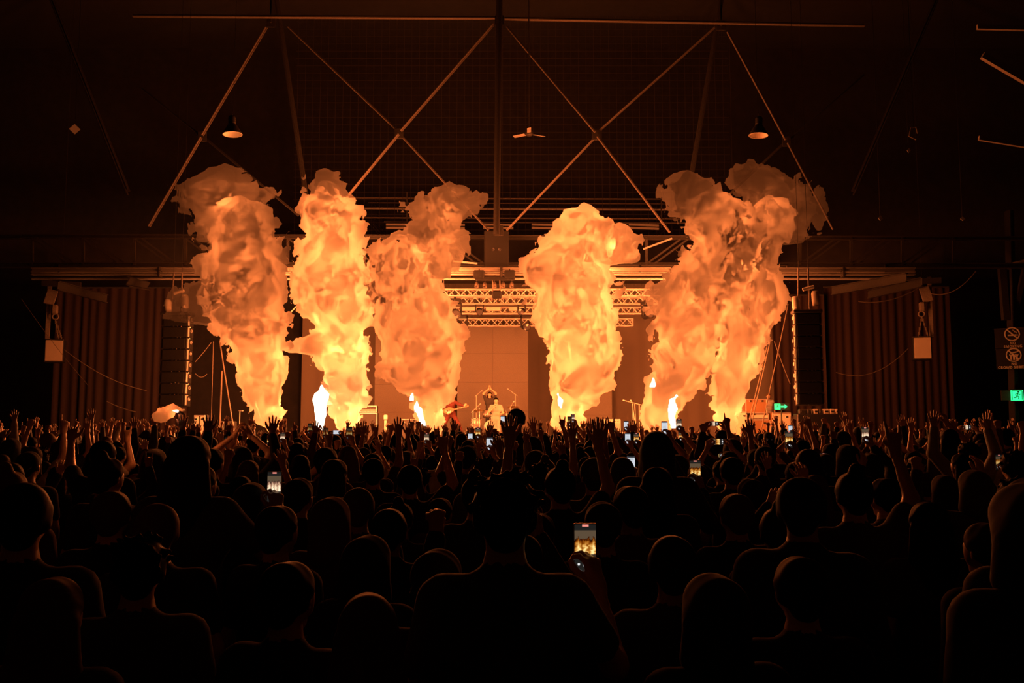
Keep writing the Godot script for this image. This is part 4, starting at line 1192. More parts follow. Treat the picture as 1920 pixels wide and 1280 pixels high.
func slab(outline: PackedVector2Array, deep: float) -> ArrayMesh:
	# a flat-faced plate with a rounded rim
	var st := begin()
	st.set_smooth_group(-1)
	var n := outline.size()
	for i in n:
		var a := outline[i]
		var b := outline[(i + 1) % n]
		var a2 := a * 0.95
		var b2 := b * 0.95
		var h := deep / 2.0
		var e := h - 0.008
		for s in [1.0, -1.0]:
			var q := [Vector3(0, 0, h * s), Vector3(b2.x, b2.y, h * s), Vector3(a2.x, a2.y, h * s), Vector3(a2.x, a2.y, h * s), Vector3(b2.x, b2.y, h * s), Vector3(b.x, b.y, e * s), Vector3(a2.x, a2.y, h * s), Vector3(b.x, b.y, e * s), Vector3(a.x, a.y, e * s)]
			for k in 3:
				st.add_vertex(q[k * 3])
				st.add_vertex(q[k * 3 + (1 if s > 0 else 2)])
				st.add_vertex(q[k * 3 + (2 if s > 0 else 1)])
		for v in [Vector3(a.x, a.y, e), Vector3(b.x, b.y, e), Vector3(b.x, b.y, -e), Vector3(a.x, a.y, e), Vector3(b.x, b.y, -e), Vector3(a.x, a.y, -e)]:
			st.add_vertex(v)
	st.generate_normals()
	return st.commit()

# ================= people =================
# a figure stands at the origin facing -z (towards the stage); its own right hand is on +x
var hands := {}
var heads := {}
var hairs := {}
var bodies := {}
var legs_mesh: ArrayMesh
var shoes_mesh: ArrayMesh

func limb_field(bones: Array, cell: float, pad: float) -> Array:
	# bones: [from, to, radius there, radius here, blend]; the smooth union of tapered capsules on a grid
	var lo := Vector3(1e9, 1e9, 1e9)
	var hi := -lo
	for b in bones:
		var r: float = maxf(b[2], b[3]) + pad
		lo = lo.min(b[0] - Vector3.ONE * r).min(b[1] - Vector3.ONE * r)
		hi = hi.max(b[0] + Vector3.ONE * r).max(b[1] + Vector3.ONE * r)
	var n := Vector3i(((hi - lo) / cell).ceil()) + Vector3i(3, 3, 3)
	lo -= Vector3.ONE * cell
	var f := PackedFloat32Array()
	f.resize(n.x * n.y * n.z)
	f.fill(1.0)
	for b in bones:
		var a: Vector3 = b[0]
		var c: Vector3 = b[1]
		var ra: float = b[2]
		var rc: float = b[3]
		var k: float = b[4]
		var r: float = maxf(ra, rc) + pad
		var ba := c - a
		var l2 := maxf(ba.length_squared(), 1e-8)
		var i0 := Vector3i(((a.min(c) - Vector3.ONE * r - lo) / cell).floor()).clamp(Vector3i.ZERO, n - Vector3i.ONE)
		var i1 := Vector3i(((a.max(c) + Vector3.ONE * r - lo) / cell).ceil()).clamp(Vector3i.ZERO, n - Vector3i.ONE)
		for z in range(i0.z, i1.z + 1):
			for y in range(i0.y, i1.y + 1):
				var row := y * n.x + z * n.x * n.y
				for x in range(i0.x, i1.x + 1):
					var p := lo + Vector3(x, y, z) * cell - a
					var t := clampf(p.dot(ba) / l2, 0.0, 1.0)
					var d := (p - ba * t).length() - lerpf(ra, rc, t)
					if d > pad:
						continue
					var o := f[row + x]
					var h := k - absf(d - o)
					if h > 0.0:
						d = minf(d, o) - h * h / (4.0 * k)
					elif o < d:
						d = o
					f[row + x] = d
	return [f, n, lo]

func cut_below(g: Array, cell: float, height: float) -> void:
	var f: PackedFloat32Array = g[0]
	var n: Vector3i = g[1]
	for y in n.y:
		var d: float = height - (g[2].y + y * cell)
		if d < -cell: continue
		for z in n.z:
			for x in n.x:
				var i := x + y * n.x + z * n.x * n.y
				f[i] = maxf(f[i], d)
	g[0] = f

func mesh_of(g: Array, cell: float, xf := Transform3D()) -> ArrayMesh:
	var st := begin()
	st.set_smooth_group(0)
	nets(g[0], g[1], g[2], cell, st, xf)
	st.index()
	st.generate_normals()
	return st.commit()

func hand_mesh(kind: String) -> ArrayMesh:
	# a right hand: wrist at the origin, fingers up +y, palm facing -z, thumb on -x
	if hands.has(kind):
		return hands[kind]
	var v := Vector3(0, 0, 0)
	var bones := []
	var base := [Vector3(-0.031, 0.088, 0), Vector3(-0.01, 0.094, 0), Vector3(0.012, 0.09, 0), Vector3(0.032, 0.08, 0)]
	var long := [0.072, 0.082, 0.076, 0.06]
	var spread := {"open": 0.16, "relaxed": 0.07, "fist": 0.0, "horns": 0.06, "point": 0.02, "grip": 0.03}
	var curls := {"open": [0.06, 0.03, 0.05, 0.08], "relaxed": [0.35, 0.42, 0.48, 0.55], "fist": [1.45, 1.5, 1.5, 1.5], "horns": [0.08, 1.5, 1.5, 0.1], "point": [0.05, 1.45, 1.5, 1.5], "grip": [0.75, 0.8, 0.85, 0.85]}
	for i in 4:
		bones.append([v, base[i], 0.022, 0.0125, 0.012])
		var c: float = curls[kind][i]
		var side: float = (i - 1.5) * spread[kind]
		var p: Vector3 = base[i]
		var bend := 0.0
		for s in 3:
			bend += c
			var step: float = long[i] * [0.44, 0.31, 0.25][s]
			var q := p + Vector3(sin(side) * cos(bend), cos(bend) * cos(side), -sin(bend)) * step
			bones.append([p, q, 0.0098 - s * 0.0008, 0.0092 - s * 0.001, 0.004])
			p = q
	var th := [Vector3(-0.02, 0.022, -0.004), Vector3(-0.05, 0.058, -0.016), Vector3(-0.066, 0.086, -0.02), Vector3(-0.074, 0.108, -0.024)]
	if kind in ["fist", "horns", "point"]:
		th = [Vector3(-0.02, 0.022, -0.006), Vector3(-0.04, 0.056, -0.026), Vector3(-0.022, 0.078, -0.042), Vector3(0.0, 0.084, -0.046)]
	elif kind == "grip":
		th = [Vector3(-0.02, 0.022, -0.006), Vector3(-0.044, 0.055, -0.026), Vector3(-0.05, 0.08, -0.04), Vector3(-0.048, 0.1, -0.048)]
	for s in 3:
		bones.append([th[s], th[s + 1], 0.014 - s * 0.0015, 0.0125 - s * 0.0015, 0.008])
	bones.append([Vector3(0, -0.02, 0), Vector3(0, 0.015, 0), 0.026, 0.026, 0.02])
	hands[kind] = mesh_of(limb_field(bones, 0.0056, 0.02), 0.0056)
	return hands[kind]

func head_mesh() -> ArrayMesh:
	# skull, face, ears; the chin towards -z, middle of the head at the origin
	if heads.has("head"):
		return heads.head
	var b := []
	b.append([Vector3(0, 0.035, 0.018), Vector3(0, 0.03, -0.02), 0.082, 0.076, 0.04])
	b.append([Vector3(0, -0.02, -0.03), Vector3(0, -0.07, -0.05), 0.062, 0.04, 0.04])
	for s in [-1.0, 1.0]:
		b.append([Vector3(0.03 * s, -0.01, -0.055), Vector3(0.036 * s, -0.03, -0.05), 0.03, 0.028, 0.02])
		b.append([Vector3(0.012 * s, 0.024, -0.088), Vector3(0.045 * s, 0.024, -0.075), 0.012, 0.01, 0.012])
		b.append([Vector3(0.079 * s, 0.014, 0.0), Vector3(0.082 * s, -0.018, 0.0), 0.013, 0.009, 0.008])
		b.append([Vector3(0.083 * s, 0.02, 0.012), Vector3(0.086 * s, 0.0, 0.014), 0.008, 0.007, 0.006])
	b.append([Vector3(0, 0.014, -0.092), Vector3(0, -0.022, -0.11), 0.009, 0.014, 0.01])
	b.append([Vector3(-0.02, -0.05, -0.088), Vector3(0.02, -0.05, -0.088), 0.009, 0.009, 0.006])
	b.append([Vector3(-0.017, -0.061, -0.085), Vector3(0.017, -0.061, -0.085), 0.009, 0.009, 0.006])
	b.append([Vector3(0, -0.09, -0.07), Vector3(0, -0.088, -0.066), 0.02, 0.02, 0.02])
	b.append([Vector3(0, -0.06, 0.01), Vector3(0, -0.14, 0.02), 0.055, 0.055, 0.03])
	heads.head = mesh_of(limb_field(b, 0.008, 0.03), 0.008)
	return heads.head

func hair_mesh(kind: String) -> ArrayMesh:
	if hairs.has(kind):
		return hairs[kind]
	var b := []
	if kind in ["short", "long", "bun", "tousled"]:
		b.append([Vector3(0, 0.045, 0.026), Vector3(0, 0.05, -0.015), 0.09, 0.082, 0.03])
		b.append([Vector3(0, 0.0, 0.045), Vector3(0, -0.035, 0.045), 0.07, 0.055, 0.03])
		for s in [-1.0, 1.0]:
			b.append([Vector3(0.05 * s, 0.03, 0.0), Vector3(0.062 * s, -0.005, 0.02), 0.045, 0.03, 0.02])
	if kind == "tousled":
		rng.seed = 5
		for i in 40:
			var d := Vector3(rng.randf_range(-1, 1), rng.randf_range(-0.1, 1), rng.randf_range(-0.5, 1)).normalized()
			b.append([Vector3(0, 0.035, 0.02) + d * 0.08, Vector3(0, 0.04, 0.02) + d * 0.115 + Vector3(rng.randf_range(-0.015, 0.015), -0.008, 0), 0.02, 0.008, 0.008])
	if kind == "long":
		for i in 9:
			var a := lerpf(-1.35, 1.35, i / 8.0)
			var p := Vector3(sin(a) * 0.078, 0.0, 0.02 + cos(a) * 0.07)
			b.append([p, Vector3(p.x * 1.25, -0.16, p.z + 0.012), 0.03, 0.032, 0.02])
			b.append([Vector3(p.x * 1.25, -0.16, p.z + 0.012), Vector3(p.x * 1.2, -0.33 + 0.02 * sin(i * 2.3), p.z + 0.02), 0.032, 0.016, 0.015])
	if kind == "bun":
		b.append([Vector3(0, 0.13, 0.05), Vector3(0, 0.145, 0.055), 0.042, 0.038, 0.012])
	if kind == "cap":
		b.append([Vector3(0, 0.045, 0.022), Vector3(0, 0.055, -0.01), 0.094, 0.086, 0.03])
		b.append([Vector3(0, 0.0, 0.05), Vector3(0, -0.03, 0.05), 0.062, 0.05, 0.02])
		for i in 7:      # the peak, turned to the back and drooping a little
			var x := lerpf(-0.058, 0.058, i / 6.0)
			b.append([Vector3(x, 0.02, 0.085 - absf(x) * 0.2), Vector3(x, -0.004, 0.165 - absf(x) * 0.5), 0.011, 0.008, 0.006])
	if kind == "hood":
		b.append([Vector3(0, 0.04, 0.03), Vector3(0, 0.05, -0.02), 0.1, 0.094, 0.03])
		b.append([Vector3(0, -0.03, 0.045), Vector3(0, -0.14, 0.05), 0.095, 0.1, 0.05])
		for s in [-1.0, 1.0]:
			b.append([Vector3(0.06 * s, 0.0, 0.0), Vector3(0.07 * s, -0.12, 0.0), 0.045, 0.05, 0.04])
	hairs[kind] = mesh_of(limb_field(b, 0.0095, 0.03), 0.0095)
	return hairs[kind]

const SHOULDER := 0.185
func pose_of(kind: String) -> Dictionary:
	# elbow, wrist, hand direction, palm facing, hand shape for the right arm then the left (mirrored by its own numbers)
	var down_r := [Vector3(0.25, 1.15, 0.04), Vector3(0.24, 0.91, -0.05), Vector3(0.0, -1, -0.15), Vector3(-1, 0, 0), "relaxed"]
	var down_l := [Vector3(-0.25, 1.15, 0.04), Vector3(-0.24, 0.91, -0.05), Vector3(0.0, -1, -0.15), Vector3(1, 0, 0), "relaxed"]
	match kind:
		"arms down": return {"r": down_r, "l": down_l}
		"one arm straight up": return {"r": [Vector3(0.25, 1.7, -0.05), Vector3(0.23, 1.96, -0.09), Vector3(0, 1, 0), Vector3(0, 0, -1), "open"], "l": down_l}
		"one fist raised": return {"r": down_r, "l": [Vector3(-0.36, 1.6, -0.08), Vector3(-0.3, 1.85, -0.14), Vector3(0.05, 1, -0.1), Vector3(0.3, 0, -1), "fist"]}
		"both hands raised open": return {"r": [Vector3(0.35, 1.64, -0.1), Vector3(0.3, 1.9, -0.15), Vector3(0.1, 1, 0), Vector3(0, 0, -1), "open"], "l": [Vector3(-0.33, 1.66, -0.06), Vector3(-0.29, 1.92, -0.1), Vector3(-0.05, 1, 0.05), Vector3(0.1, 0, -1), "open"]}
		"arms spread wide": return {"r": [Vector3(0.42, 1.6, -0.05), Vector3(0.55, 1.83, -0.1), Vector3(0.3, 1, 0), Vector3(0, 0, -1), "relaxed"], "l": [Vector3(-0.42, 1.58, -0.05), Vector3(-0.52, 1.82, -0.12), Vector3(-0.3, 1, 0), Vector3(0, 0, -1), "open"]}
		"one hand raised with two fingers out": return {"r": [Vector3(0.34, 1.63, -0.1), Vector3(0.27, 1.88, -0.12), Vector3(-0.05, 1, 0), Vector3(0, 0, -1), "horns"], "l": down_l}
		"one finger pointing up": return {"r": [Vector3(0.27, 1.68, -0.08), Vector3(0.24, 1.93, -0.12), Vector3(0, 1, -0.05), Vector3(0, 0, -1), "point"], "l": down_l}
		"hands clasped overhead": return {"r": [Vector3(0.3, 1.7, -0.06), Vector3(0.075, 1.88, -0.1), Vector3(-0.35, 1, 0), Vector3(-1, 0, -0.2), "relaxed"], "l": [Vector3(-0.3, 1.7, -0.06), Vector3(-0.075, 1.88, -0.08), Vector3(0.35, 1, 0), Vector3(1, 0, -0.2), "relaxed"]}
		"one arm reaching forward": return {"r": down_r, "l": [Vector3(-0.33, 1.58, -0.22), Vector3(-0.4, 1.77, -0.4), Vector3(-0.1, 0.9, -0.4), Vector3(0, -0.4, -1), "relaxed"]}
		"both arms bent up": return {"r": [Vector3(0.33, 1.5, -0.2), Vector3(0.22, 1.73, -0.26), Vector3(-0.1, 1, 0), Vector3(-0.5, 0, -1), "relaxed"], "l": [Vector3(-0.36, 1.52, -0.16), Vector3(-0.3, 1.77, -0.22), Vector3(0, 1, 0), Vector3(0, 0, -1), "fist"]}
		"phone held high": return {"r": [Vector3(0.27, 1.64, -0.16), Vector3(0.13, 1.84, -0.27), Vector3(-0.25, 1, -0.05), Vector3(-0.7, 0, -0.7), "grip"], "l": down_l, "phone": Vector3(0.075, 1.965, -0.315)}
		"phone held out beside the head": return {"r": [Vector3(0.33, 1.2, -0.16), Vector3(0.3, 1.39, -0.36), Vector3(-0.2, 1, -0.1), Vector3(-0.8, 0, -0.6), "grip"], "l": down_l, "phone": Vector3(0.265, 1.515, -0.4)}
		"phone held above the brow": return {"r": [Vector3(0.29, 1.38, -0.2), Vector3(0.14, 1.58, -0.36), Vector3(-0.25, 1, -0.05), Vector3(-0.7, 0, -0.7), "grip"], "l": down_l, "phone": Vector3(0.085, 1.705, -0.405)}
		"phone held sideways in both hands": return {"r": [Vector3(0.3, 1.62, -0.16), Vector3(0.15, 1.8, -0.32), Vector3(-0.3, 1, -0.1), Vector3(-0.8, 0, -0.6), "grip"], "l": [Vector3(-0.3, 1.62, -0.16), Vector3(-0.15, 1.8, -0.32), Vector3(0.3, 1, -0.1), Vector3(0.8, 0, -0.6), "grip"], "phone": Vector3(0.0, 1.875, -0.38)}
		"hands joined overhead": return {"r": [Vector3(0.27, 1.7, -0.03), Vector3(0.04, 1.89, -0.08), Vector3(-0.1, 1, 0), Vector3(-1, 0, 0), "relaxed"], "l": [Vector3(-0.27, 1.7, -0.03), Vector3(-0.04, 1.89, -0.08), Vector3(0.1, 1, 0), Vector3(1, 0, 0), "relaxed"]}
		"microphone at the mouth": return {"r": [Vector3(0.29, 1.2, -0.08), Vector3(0.1, 1.37, -0.22), Vector3(-0.5, 0.8, 0.1), Vector3(-0.7, -0.3, 0.4), "fist"], "l": [Vector3(-0.27, 1.18, -0.02), Vector3(-0.14, 1.12, -0.24), Vector3(0.5, 0.3, -0.6), Vector3(0.3, 0, -1), "relaxed"]}
		"playing a guitar": return {"r": [Vector3(0.34, 1.2, 0.02), Vector3(0.14, 1.06, -0.2), Vector3(-0.8, -0.5, -0.1), Vector3(0, 0, 1), "relaxed"], "l": [Vector3(-0.4, 1.3, -0.12), Vector3(-0.6, 1.22, -0.24), Vector3(-0.6, 0.5, -0.3), Vector3(0.2, 0.3, 1), "grip"], "wide": true}
		"long arm up in front": return {"r": [Vector3(0.2, 1.7, -0.1), Vector3(0.13, 1.96, -0.15), Vector3(-0.2, 1, 0), Vector3(0, 0, -1), "relaxed"], "l": [Vector3(-0.3, 1.62, -0.12), Vector3(-0.12, 1.8, -0.2), Vector3(0.5, 0.8, 0), Vector3(0.4, 0, -1), "relaxed"]}
	return {"r": down_r, "l": down_l}

func leg_bones(fat: float, wide: bool) -> Array:
	var out := []
	for s in [-1.0, 1.0]:
		var hip := Vector3(0.09 * s, 0.92, 0.01)
		var knee := Vector3(0.1 * s, 0.5, -0.02)
		var ankle := Vector3(0.105 * s, 0.09, 0.015)
		if wide:
			knee = Vector3((0.27 if s > 0 else 0.33) * s, 0.53, -0.14)
			ankle = Vector3((0.33 if s > 0 else 0.42) * s, 0.09, 0.06)
		out.append([hip, knee, 0.085 + fat, 0.056 + fat, 0.03])
		out.append([knee, ankle, 0.055 + fat, 0.038 + fat * 1.3, 0.03])
	return out

func foot_bones(fat: float, wide: bool) -> Array:
	var out := []
	for s in [-1.0, 1.0]:
		var a := Vector3(0.105 * s, 0.045, 0.03)
		if wide: a = Vector3((0.33 if s > 0 else 0.42) * s, 0.045, 0.075)
		out.append([a, a + Vector3(0.02 * s, -0.008, -0.17), 0.036 + fat, 0.028 + fat, 0.02])
		out.append([a, a + Vector3(0, 0.06, -0.01), 0.036 + fat, 0.036 + fat, 0.02])
	return out

func body_set(kind: String) -> Dictionary:
	if bodies.has(kind):
		return bodies[kind]
	var p := pose_of(kind)
	var wide: bool = p.get("wide", false)
	var torso := func(fat: float) -> Array:
		return [
			[Vector3(-0.075, 0.95, 0.01), Vector3(0.075, 0.95, 0.01), 0.105 + fat, 0.105 + fat, 0.05],
			[Vector3(-0.06, 1.12, 0.0), Vector3(0.06, 1.12, 0.0), 0.095 + fat, 0.095 + fat, 0.06],
			[Vector3(-0.085, 1.3, 0.0), Vector3(0.085, 1.3, 0.0), 0.105 + fat, 0.105 + fat, 0.06],
			[Vector3(-0.15, 1.42, 0.01), Vector3(0.15, 1.42, 0.01), 0.062 + fat, 0.062 + fat, 0.05],
			[Vector3(0, 1.42, 0.015), Vector3(0, 1.5, 0.012), 0.07 + fat * 0.6, 0.058 + fat * 0.6, 0.05]]
	var arm := func(side: String, fat: float, share: float) -> Array:
		var s := 1.0 if side == "r" else -1.0
		var sh := Vector3(SHOULDER * s, 1.42, 0.01)
		var a: Array = p[side]
		if a[0].y > 1.55: sh += Vector3(-0.005 * s, 0.03, 0)
		var out := [[sh, sh.lerp(a[0], share), 0.052 + fat, lerpf(0.052, 0.041, share) + fat * 1.1, 0.04]]
		if share >= 1.0:
			out.append([a[0], a[1], 0.041 + fat, 0.027 + fat, 0.02])
			out.append([a[1], a[1] + a[2].normalized() * 0.02, 0.027, 0.025, 0.01])
		return out
	var bones: Array = torso.call(0.0)
	bones.append_array(arm.call("r", 0.0, 1.0))
	bones.append_array(arm.call("l", 0.0, 1.0))
	bones.append([Vector3(0, 1.48, 0.012), Vector3(0, 1.57, 0.0), 0.056, 0.054, 0.04])
	bones.append_array(leg_bones(0.0, wide))
	bones.append_array(foot_bones(0.0, wide))
	var g := limb_field(bones, 0.021, 0.07)
	var st := begin()
	st.set_smooth_group(0)
	nets(g[0], g[1], g[2], 0.021, st)
	st.index()
	st.generate_normals()
	st.append_from(head_mesh(), 0, Transform3D(Basis(), Vector3(0, 1.645, -0.005)))
	for side in ["r", "l"]:
		var a: Array = p[side]
		var y: Vector3 = a[2].normalized()
		var z: Vector3 = -a[3]
		z = (z - y * z.dot(y)).normalized()
		var x := y.cross(z)
		if side == "r":
			st.append_from(hand_mesh(a[4]), 0, Transform3D(Basis(x, y, z), a[1]))
		else:
			flipped(st, hand_mesh(a[4]), Transform3D(Basis(-x, y, z), a[1]))
	var shirt := []
	shirt.append_array(torso.call(0.016))
	shirt.append_array(arm.call("r", 0.014, 0.62))
	shirt.append_array(arm.call("l", 0.014, 0.62))
	var sg := limb_field(shirt, 0.021, 0.07)
	cut_below(sg, 0.021, 0.86)
	var coat := []
	coat.append_array(torso.call(0.022))
	for side in ["r", "l"]:
		var a: Array = arm.call(side, 0.02, 1.0)
		coat.append(a[0])
		coat.append([a[1][0], a[1][0].lerp(a[1][1], 0.92), 0.06, 0.045, 0.02])
	var cg := limb_field(coat, 0.021, 0.07)
	cut_below(cg, 0.021, 0.82)
	var lb := leg_bones(0.014, wide)
	lb.append([Vector3(-0.08, 0.93, 0.01), Vector3(0.08, 0.93, 0.01), 0.115, 0.115, 0.04])
	var lg: ArrayMesh
	var fg: ArrayMesh
	if wide or legs_mesh == null:
		lg = mesh_of(limb_field(lb, 0.024, 0.06), 0.024)
		fg = mesh_of(limb_field(foot_bones(0.012, wide), 0.018, 0.04), 0.018)
		if not wide:
			legs_mesh = lg
			shoes_mesh = fg
	else:
		lg = legs_mesh
		fg = shoes_mesh
	bodies[kind] = {"body": st.commit(), "shirt": mesh_of(sg, 0.021), "jacket": mesh_of(cg, 0.021), "trousers": lg, "shoes": fg, "phone": p.get("phone", Vector3.ZERO)}
	return bodies[kind]

func flipped(st: SurfaceTool, m: ArrayMesh, xf: Transform3D) -> void:
	# a mirrored copy whose faces still look outwards
	var a := m.surface_get_arrays(0)
	var v: PackedVector3Array = a[Mesh.ARRAY_VERTEX]
	var nn: PackedVector3Array = a[Mesh.ARRAY_NORMAL]
	var i: PackedInt32Array = a[Mesh.ARRAY_INDEX]
	for k in v.size():
		v[k] = xf * v[k]
		nn[k] = (xf.basis * nn[k]).normalized()
	for k in range(0, i.size(), 3):
		var s := i[k + 1]
		i[k + 1] = i[k + 2]
		i[k + 2] = s
	a[Mesh.ARRAY_VERTEX] = v
	a[Mesh.ARRAY_NORMAL] = nn
	a[Mesh.ARRAY_INDEX] = i
	var am := ArrayMesh.new()
	am.add_surface_from_arrays(Mesh.PRIMITIVE_TRIANGLES, a)
	st.append_from(am, 0, Transform3D())

func person(pose: String, hair: String, hair_tone: String, top: String, tone: String, skin: int, at: Vector3, turn: float, size: float, label: String, group := "") -> Node3D:
	var b := body_set(pose)
	var o := thing("person", label, "person", at, turn, group)
	o.scale = Vector3.ONE * size
	put("body", b.body, M.skins[skin], o)
	put(top, b[top], M.cloths[tone], o)
	put("trousers", b.trousers, M.denim, o)
	put("shoes", b.shoes, M.shoe, o)
	var hm: Material = M.cloths[tone] if hair == "hood" else M.cloths["black"] if hair == "cap" else M.hairs[hair_tone]
	put("hair" if not hair in ["cap", "hood"] else hair, hair_mesh(hair), hm, o, Transform3D(Basis(), Vector3(0, 1.645, -0.005)))
	return o

func phone(px: float, at: Vector3, turn: float, size: float, sideways: bool, look: int, label: String) -> void:
	var o := thing("phone", label, "phone", at, turn, "phones held up by the crowd")
	o.scale = Vector3.ONE * size
	var t := Transform3D(Basis(Vector3.BACK, PI / 2) if sideways else Basis(), Vector3.ZERO)
	put("case", phone_meshes[0], M.black, o, t)
	put("screen", phone_meshes[1], M.screens[look], o, t)
	put("camera_bump", phone_meshes[2], M.lens, o, t * Transform3D(Basis(), Vector3(0.015, 0.048, -0.006)))

var phone_meshes := []
func ready_phones() -> void:
	phone_meshes = [box_mesh(Vector3(0.076, 0.158, 0.009), 0.003), screen_mesh(0.07, 0.15), box_mesh(Vector3(0.032, 0.034, 0.004), 0.001)]
	M.screens = []
	for k in 5:
		M.screens.append(screen_material(k))

func screen_mesh(w: float, h: float) -> ArrayMesh:
	# a thin glass slab whose front carries the picture
	var st := begin()
	var f := [Vector3(-w / 2, -h / 2, 0.0056), Vector3(w / 2, -h / 2, 0.0056), Vector3(w / 2, h / 2, 0.0056), Vector3(-w / 2, h / 2, 0.0056)]
	var uv := [Vector2(0, 1), Vector2(1, 1), Vector2(1, 0), Vector2(0, 0)]
	for i in [0, 2, 1, 0, 3, 2]:
		st.set_normal(Vector3.BACK); st.set_uv(uv[i]); st.add_vertex(f[i])
	for k in 4:
		var a: Vector3 = f[k]
		var b: Vector3 = f[(k + 1) % 4]
		var back := Vector3(0, 0, -0.0016)
		for q in [a, b, b + back, a, b + back, a + back]:
			st.set_normal((a + b).normalized()); st.set_uv(Vector2(0.01, 0.01)); st.add_vertex(q)
	return st.commit()

func screen_material(k: int) -> StandardMaterial3D:
	# what the phones show: the filmed fires, or a plain pale page
	var w := 36
	var h := 78
	var im := Image.create(w, h, false, Image.FORMAT_RGB8)
	var n := FastNoiseLite.new()
	n.seed = 20 + k
	n.frequency = 0.05
	for y in h:
		for x in w:
			var u := float(x) / w
			var v := float(y) / h
			var c := Color(0.012, 0.011, 0.01)
			if k == 3:
				c = Color(0.75, 0.8, 0.88) if v > 0.08 and v < 0.93 else Color(0.05, 0.05, 0.06)
				if fmod(v * 11.0, 1.0) < 0.3 and u > 0.15 and u < 0.8: c = c * 0.55
			else:
				var jets := 3.0 + k
				var col := absf(fmod(u * jets + n.get_noise_2d(x, y * 3) * 0.5, 1.0) - 0.5)
				var top := 0.3 + 0.1 * n.get_noise_2d(x * 4.0, 3.0)
				var foot := 0.64
				if v > top and v < foot:
					var heat := clampf((v - top) / 0.2, 0.0, 1.0) * clampf(1.25 - col * 2.0, 0.15, 1.0)
					c = Color(1.0, 0.62 * heat + 0.12, 0.3 * heat * heat) * heat
					if k == 1: c = c.lerp(Color(0.9, 0.85, 0.75), 0.6 * heat)
				elif v <= top and v > 0.12:
					c = Color(0.09, 0.06, 0.035)
				elif v >= foot and v < 0.7:
					c = Color(0.03, 0.02, 0.015)
				if v > 0.8 and v < 0.9:
					for b in [[0.5, 0.13], [0.82, 0.06], [0.18, 0.06]]:
						if Vector2((u - b[0]), (v - 0.85) * 2.1).length() < b[1]: c = Color(0.8, 0.8, 0.82)
				if v < 0.05 and absf(u - 0.5) < 0.14 and k != 2: c = Color(0.8, 0.25, 0.2)
			im.set_pixel(x, y, c.linear_to_srgb())
	var t := ImageTexture.create_from_image(im)
	var m := mat(Color(0.01, 0.01, 0.01), 0.15)
	m.emission_enabled = true
	m.emission_operator = BaseMaterial3D.EMISSION_OP_MULTIPLY
	m.emission = Color.WHITE
	m.emission_texture = t
	m.emission_energy_multiplier = [0.4, 0.4, 0.14, 0.3, 0.26][k]
	m.resource_name = "phone_screen"
	return m

var stood := []      # where people stand already
var shown := 0

func free_at(x: float, z: float, gap: float) -> bool:
	for s in stood:
		if absf(s.x - x) < gap and absf(s.y - z) < gap and Vector2(s.x - x, s.y - z).length() < gap:
			return false
	return true

const MARKS := [[60, "by the side wall"], [130, "below the first hung speaker"], [240, "before the flare-side curtain"], [345, "under the raised hand flare"], [440, "before the upright poles"], [530, "before the leaning plume"], [610, "before the bare flame jet"], [660, "before the upright plume"], [725, "before the bass amplifier"], [810, "before the broad plume"], [880, "before the guitarist"], [950, "before the drum kit"], [1020, "beside the tall capped person"], [1100, "before the straight plume"], [1180, "before the pale amplifier"], [1265, "before the largest plume"], [1330, "before the last plume"], [1400, "before the road cases"], [1480, "under the arrow sign"], [1570, "before the gear shelf"], [1660, "before the sign-side curtain"], [1770, "below the second hung speaker"], [1850, "before the signed column"], [3000, "below the running-figure sign"]]

func mark(px: float) -> String:
	for m in MARKS:
		if px < m[0]: return m[1]
	return MARKS[-1][1]

func how_far(d: float) -> String:
	if d < 4.2: return "close by,"
	if d < 6.5: return "few steps in,"
	if d < 10.0: return "third deep,"
	if d < 15.0: return "mid hall,"
	if d < 22.0: return "far in,"
	return "at the barrier,"

func px_of(p: Vector3) -> float:
	return 960.0 + FOCAL * p.x / -p.z

const HAIRS := ["short", "short", "tousled", "long", "long", "bun", "cap", "hood", "short"]
const TONES := ["dark", "dark", "brown", "dark", "fair", "brown"]
const TOPS := ["black", "dark grey", "black", "maroon", "olive", "black", "pale"]

func figure(pose: String, at: Vector3, turn: float, size: float, hair := "", top := "") -> Node3D:
	var h: String = hair if hair else HAIRS[rng.randi() % HAIRS.size()]
	var tone: String = TONES[rng.randi() % TONES.size()]
	var cloth: String = top if top else TOPS[rng.randi() % TOPS.size()]
	if cloth == "pale" and at.z > -9.0: cloth = "black"
	var wear := "jacket" if h == "hood" or rng.randf() < 0.25 else "shirt"
	var hw := {"short": "%s-haired" % tone, "tousled": "tousle-haired", "long": "long-haired", "bun": "bun-haired", "cap": "capped", "hood": "hooded"}
	var label := "%s person, %s, %s" % [hw[h], pose, how_far(-at.z) + " " + mark(px_of(at))]
	var o := person(pose, h, tone, wear, cloth, rng.randi() % 3, at, turn, size, label, "crowd facing the stage")
	labelled.append(o)
	stood.append(Vector2(at.x, at.z))
	return o

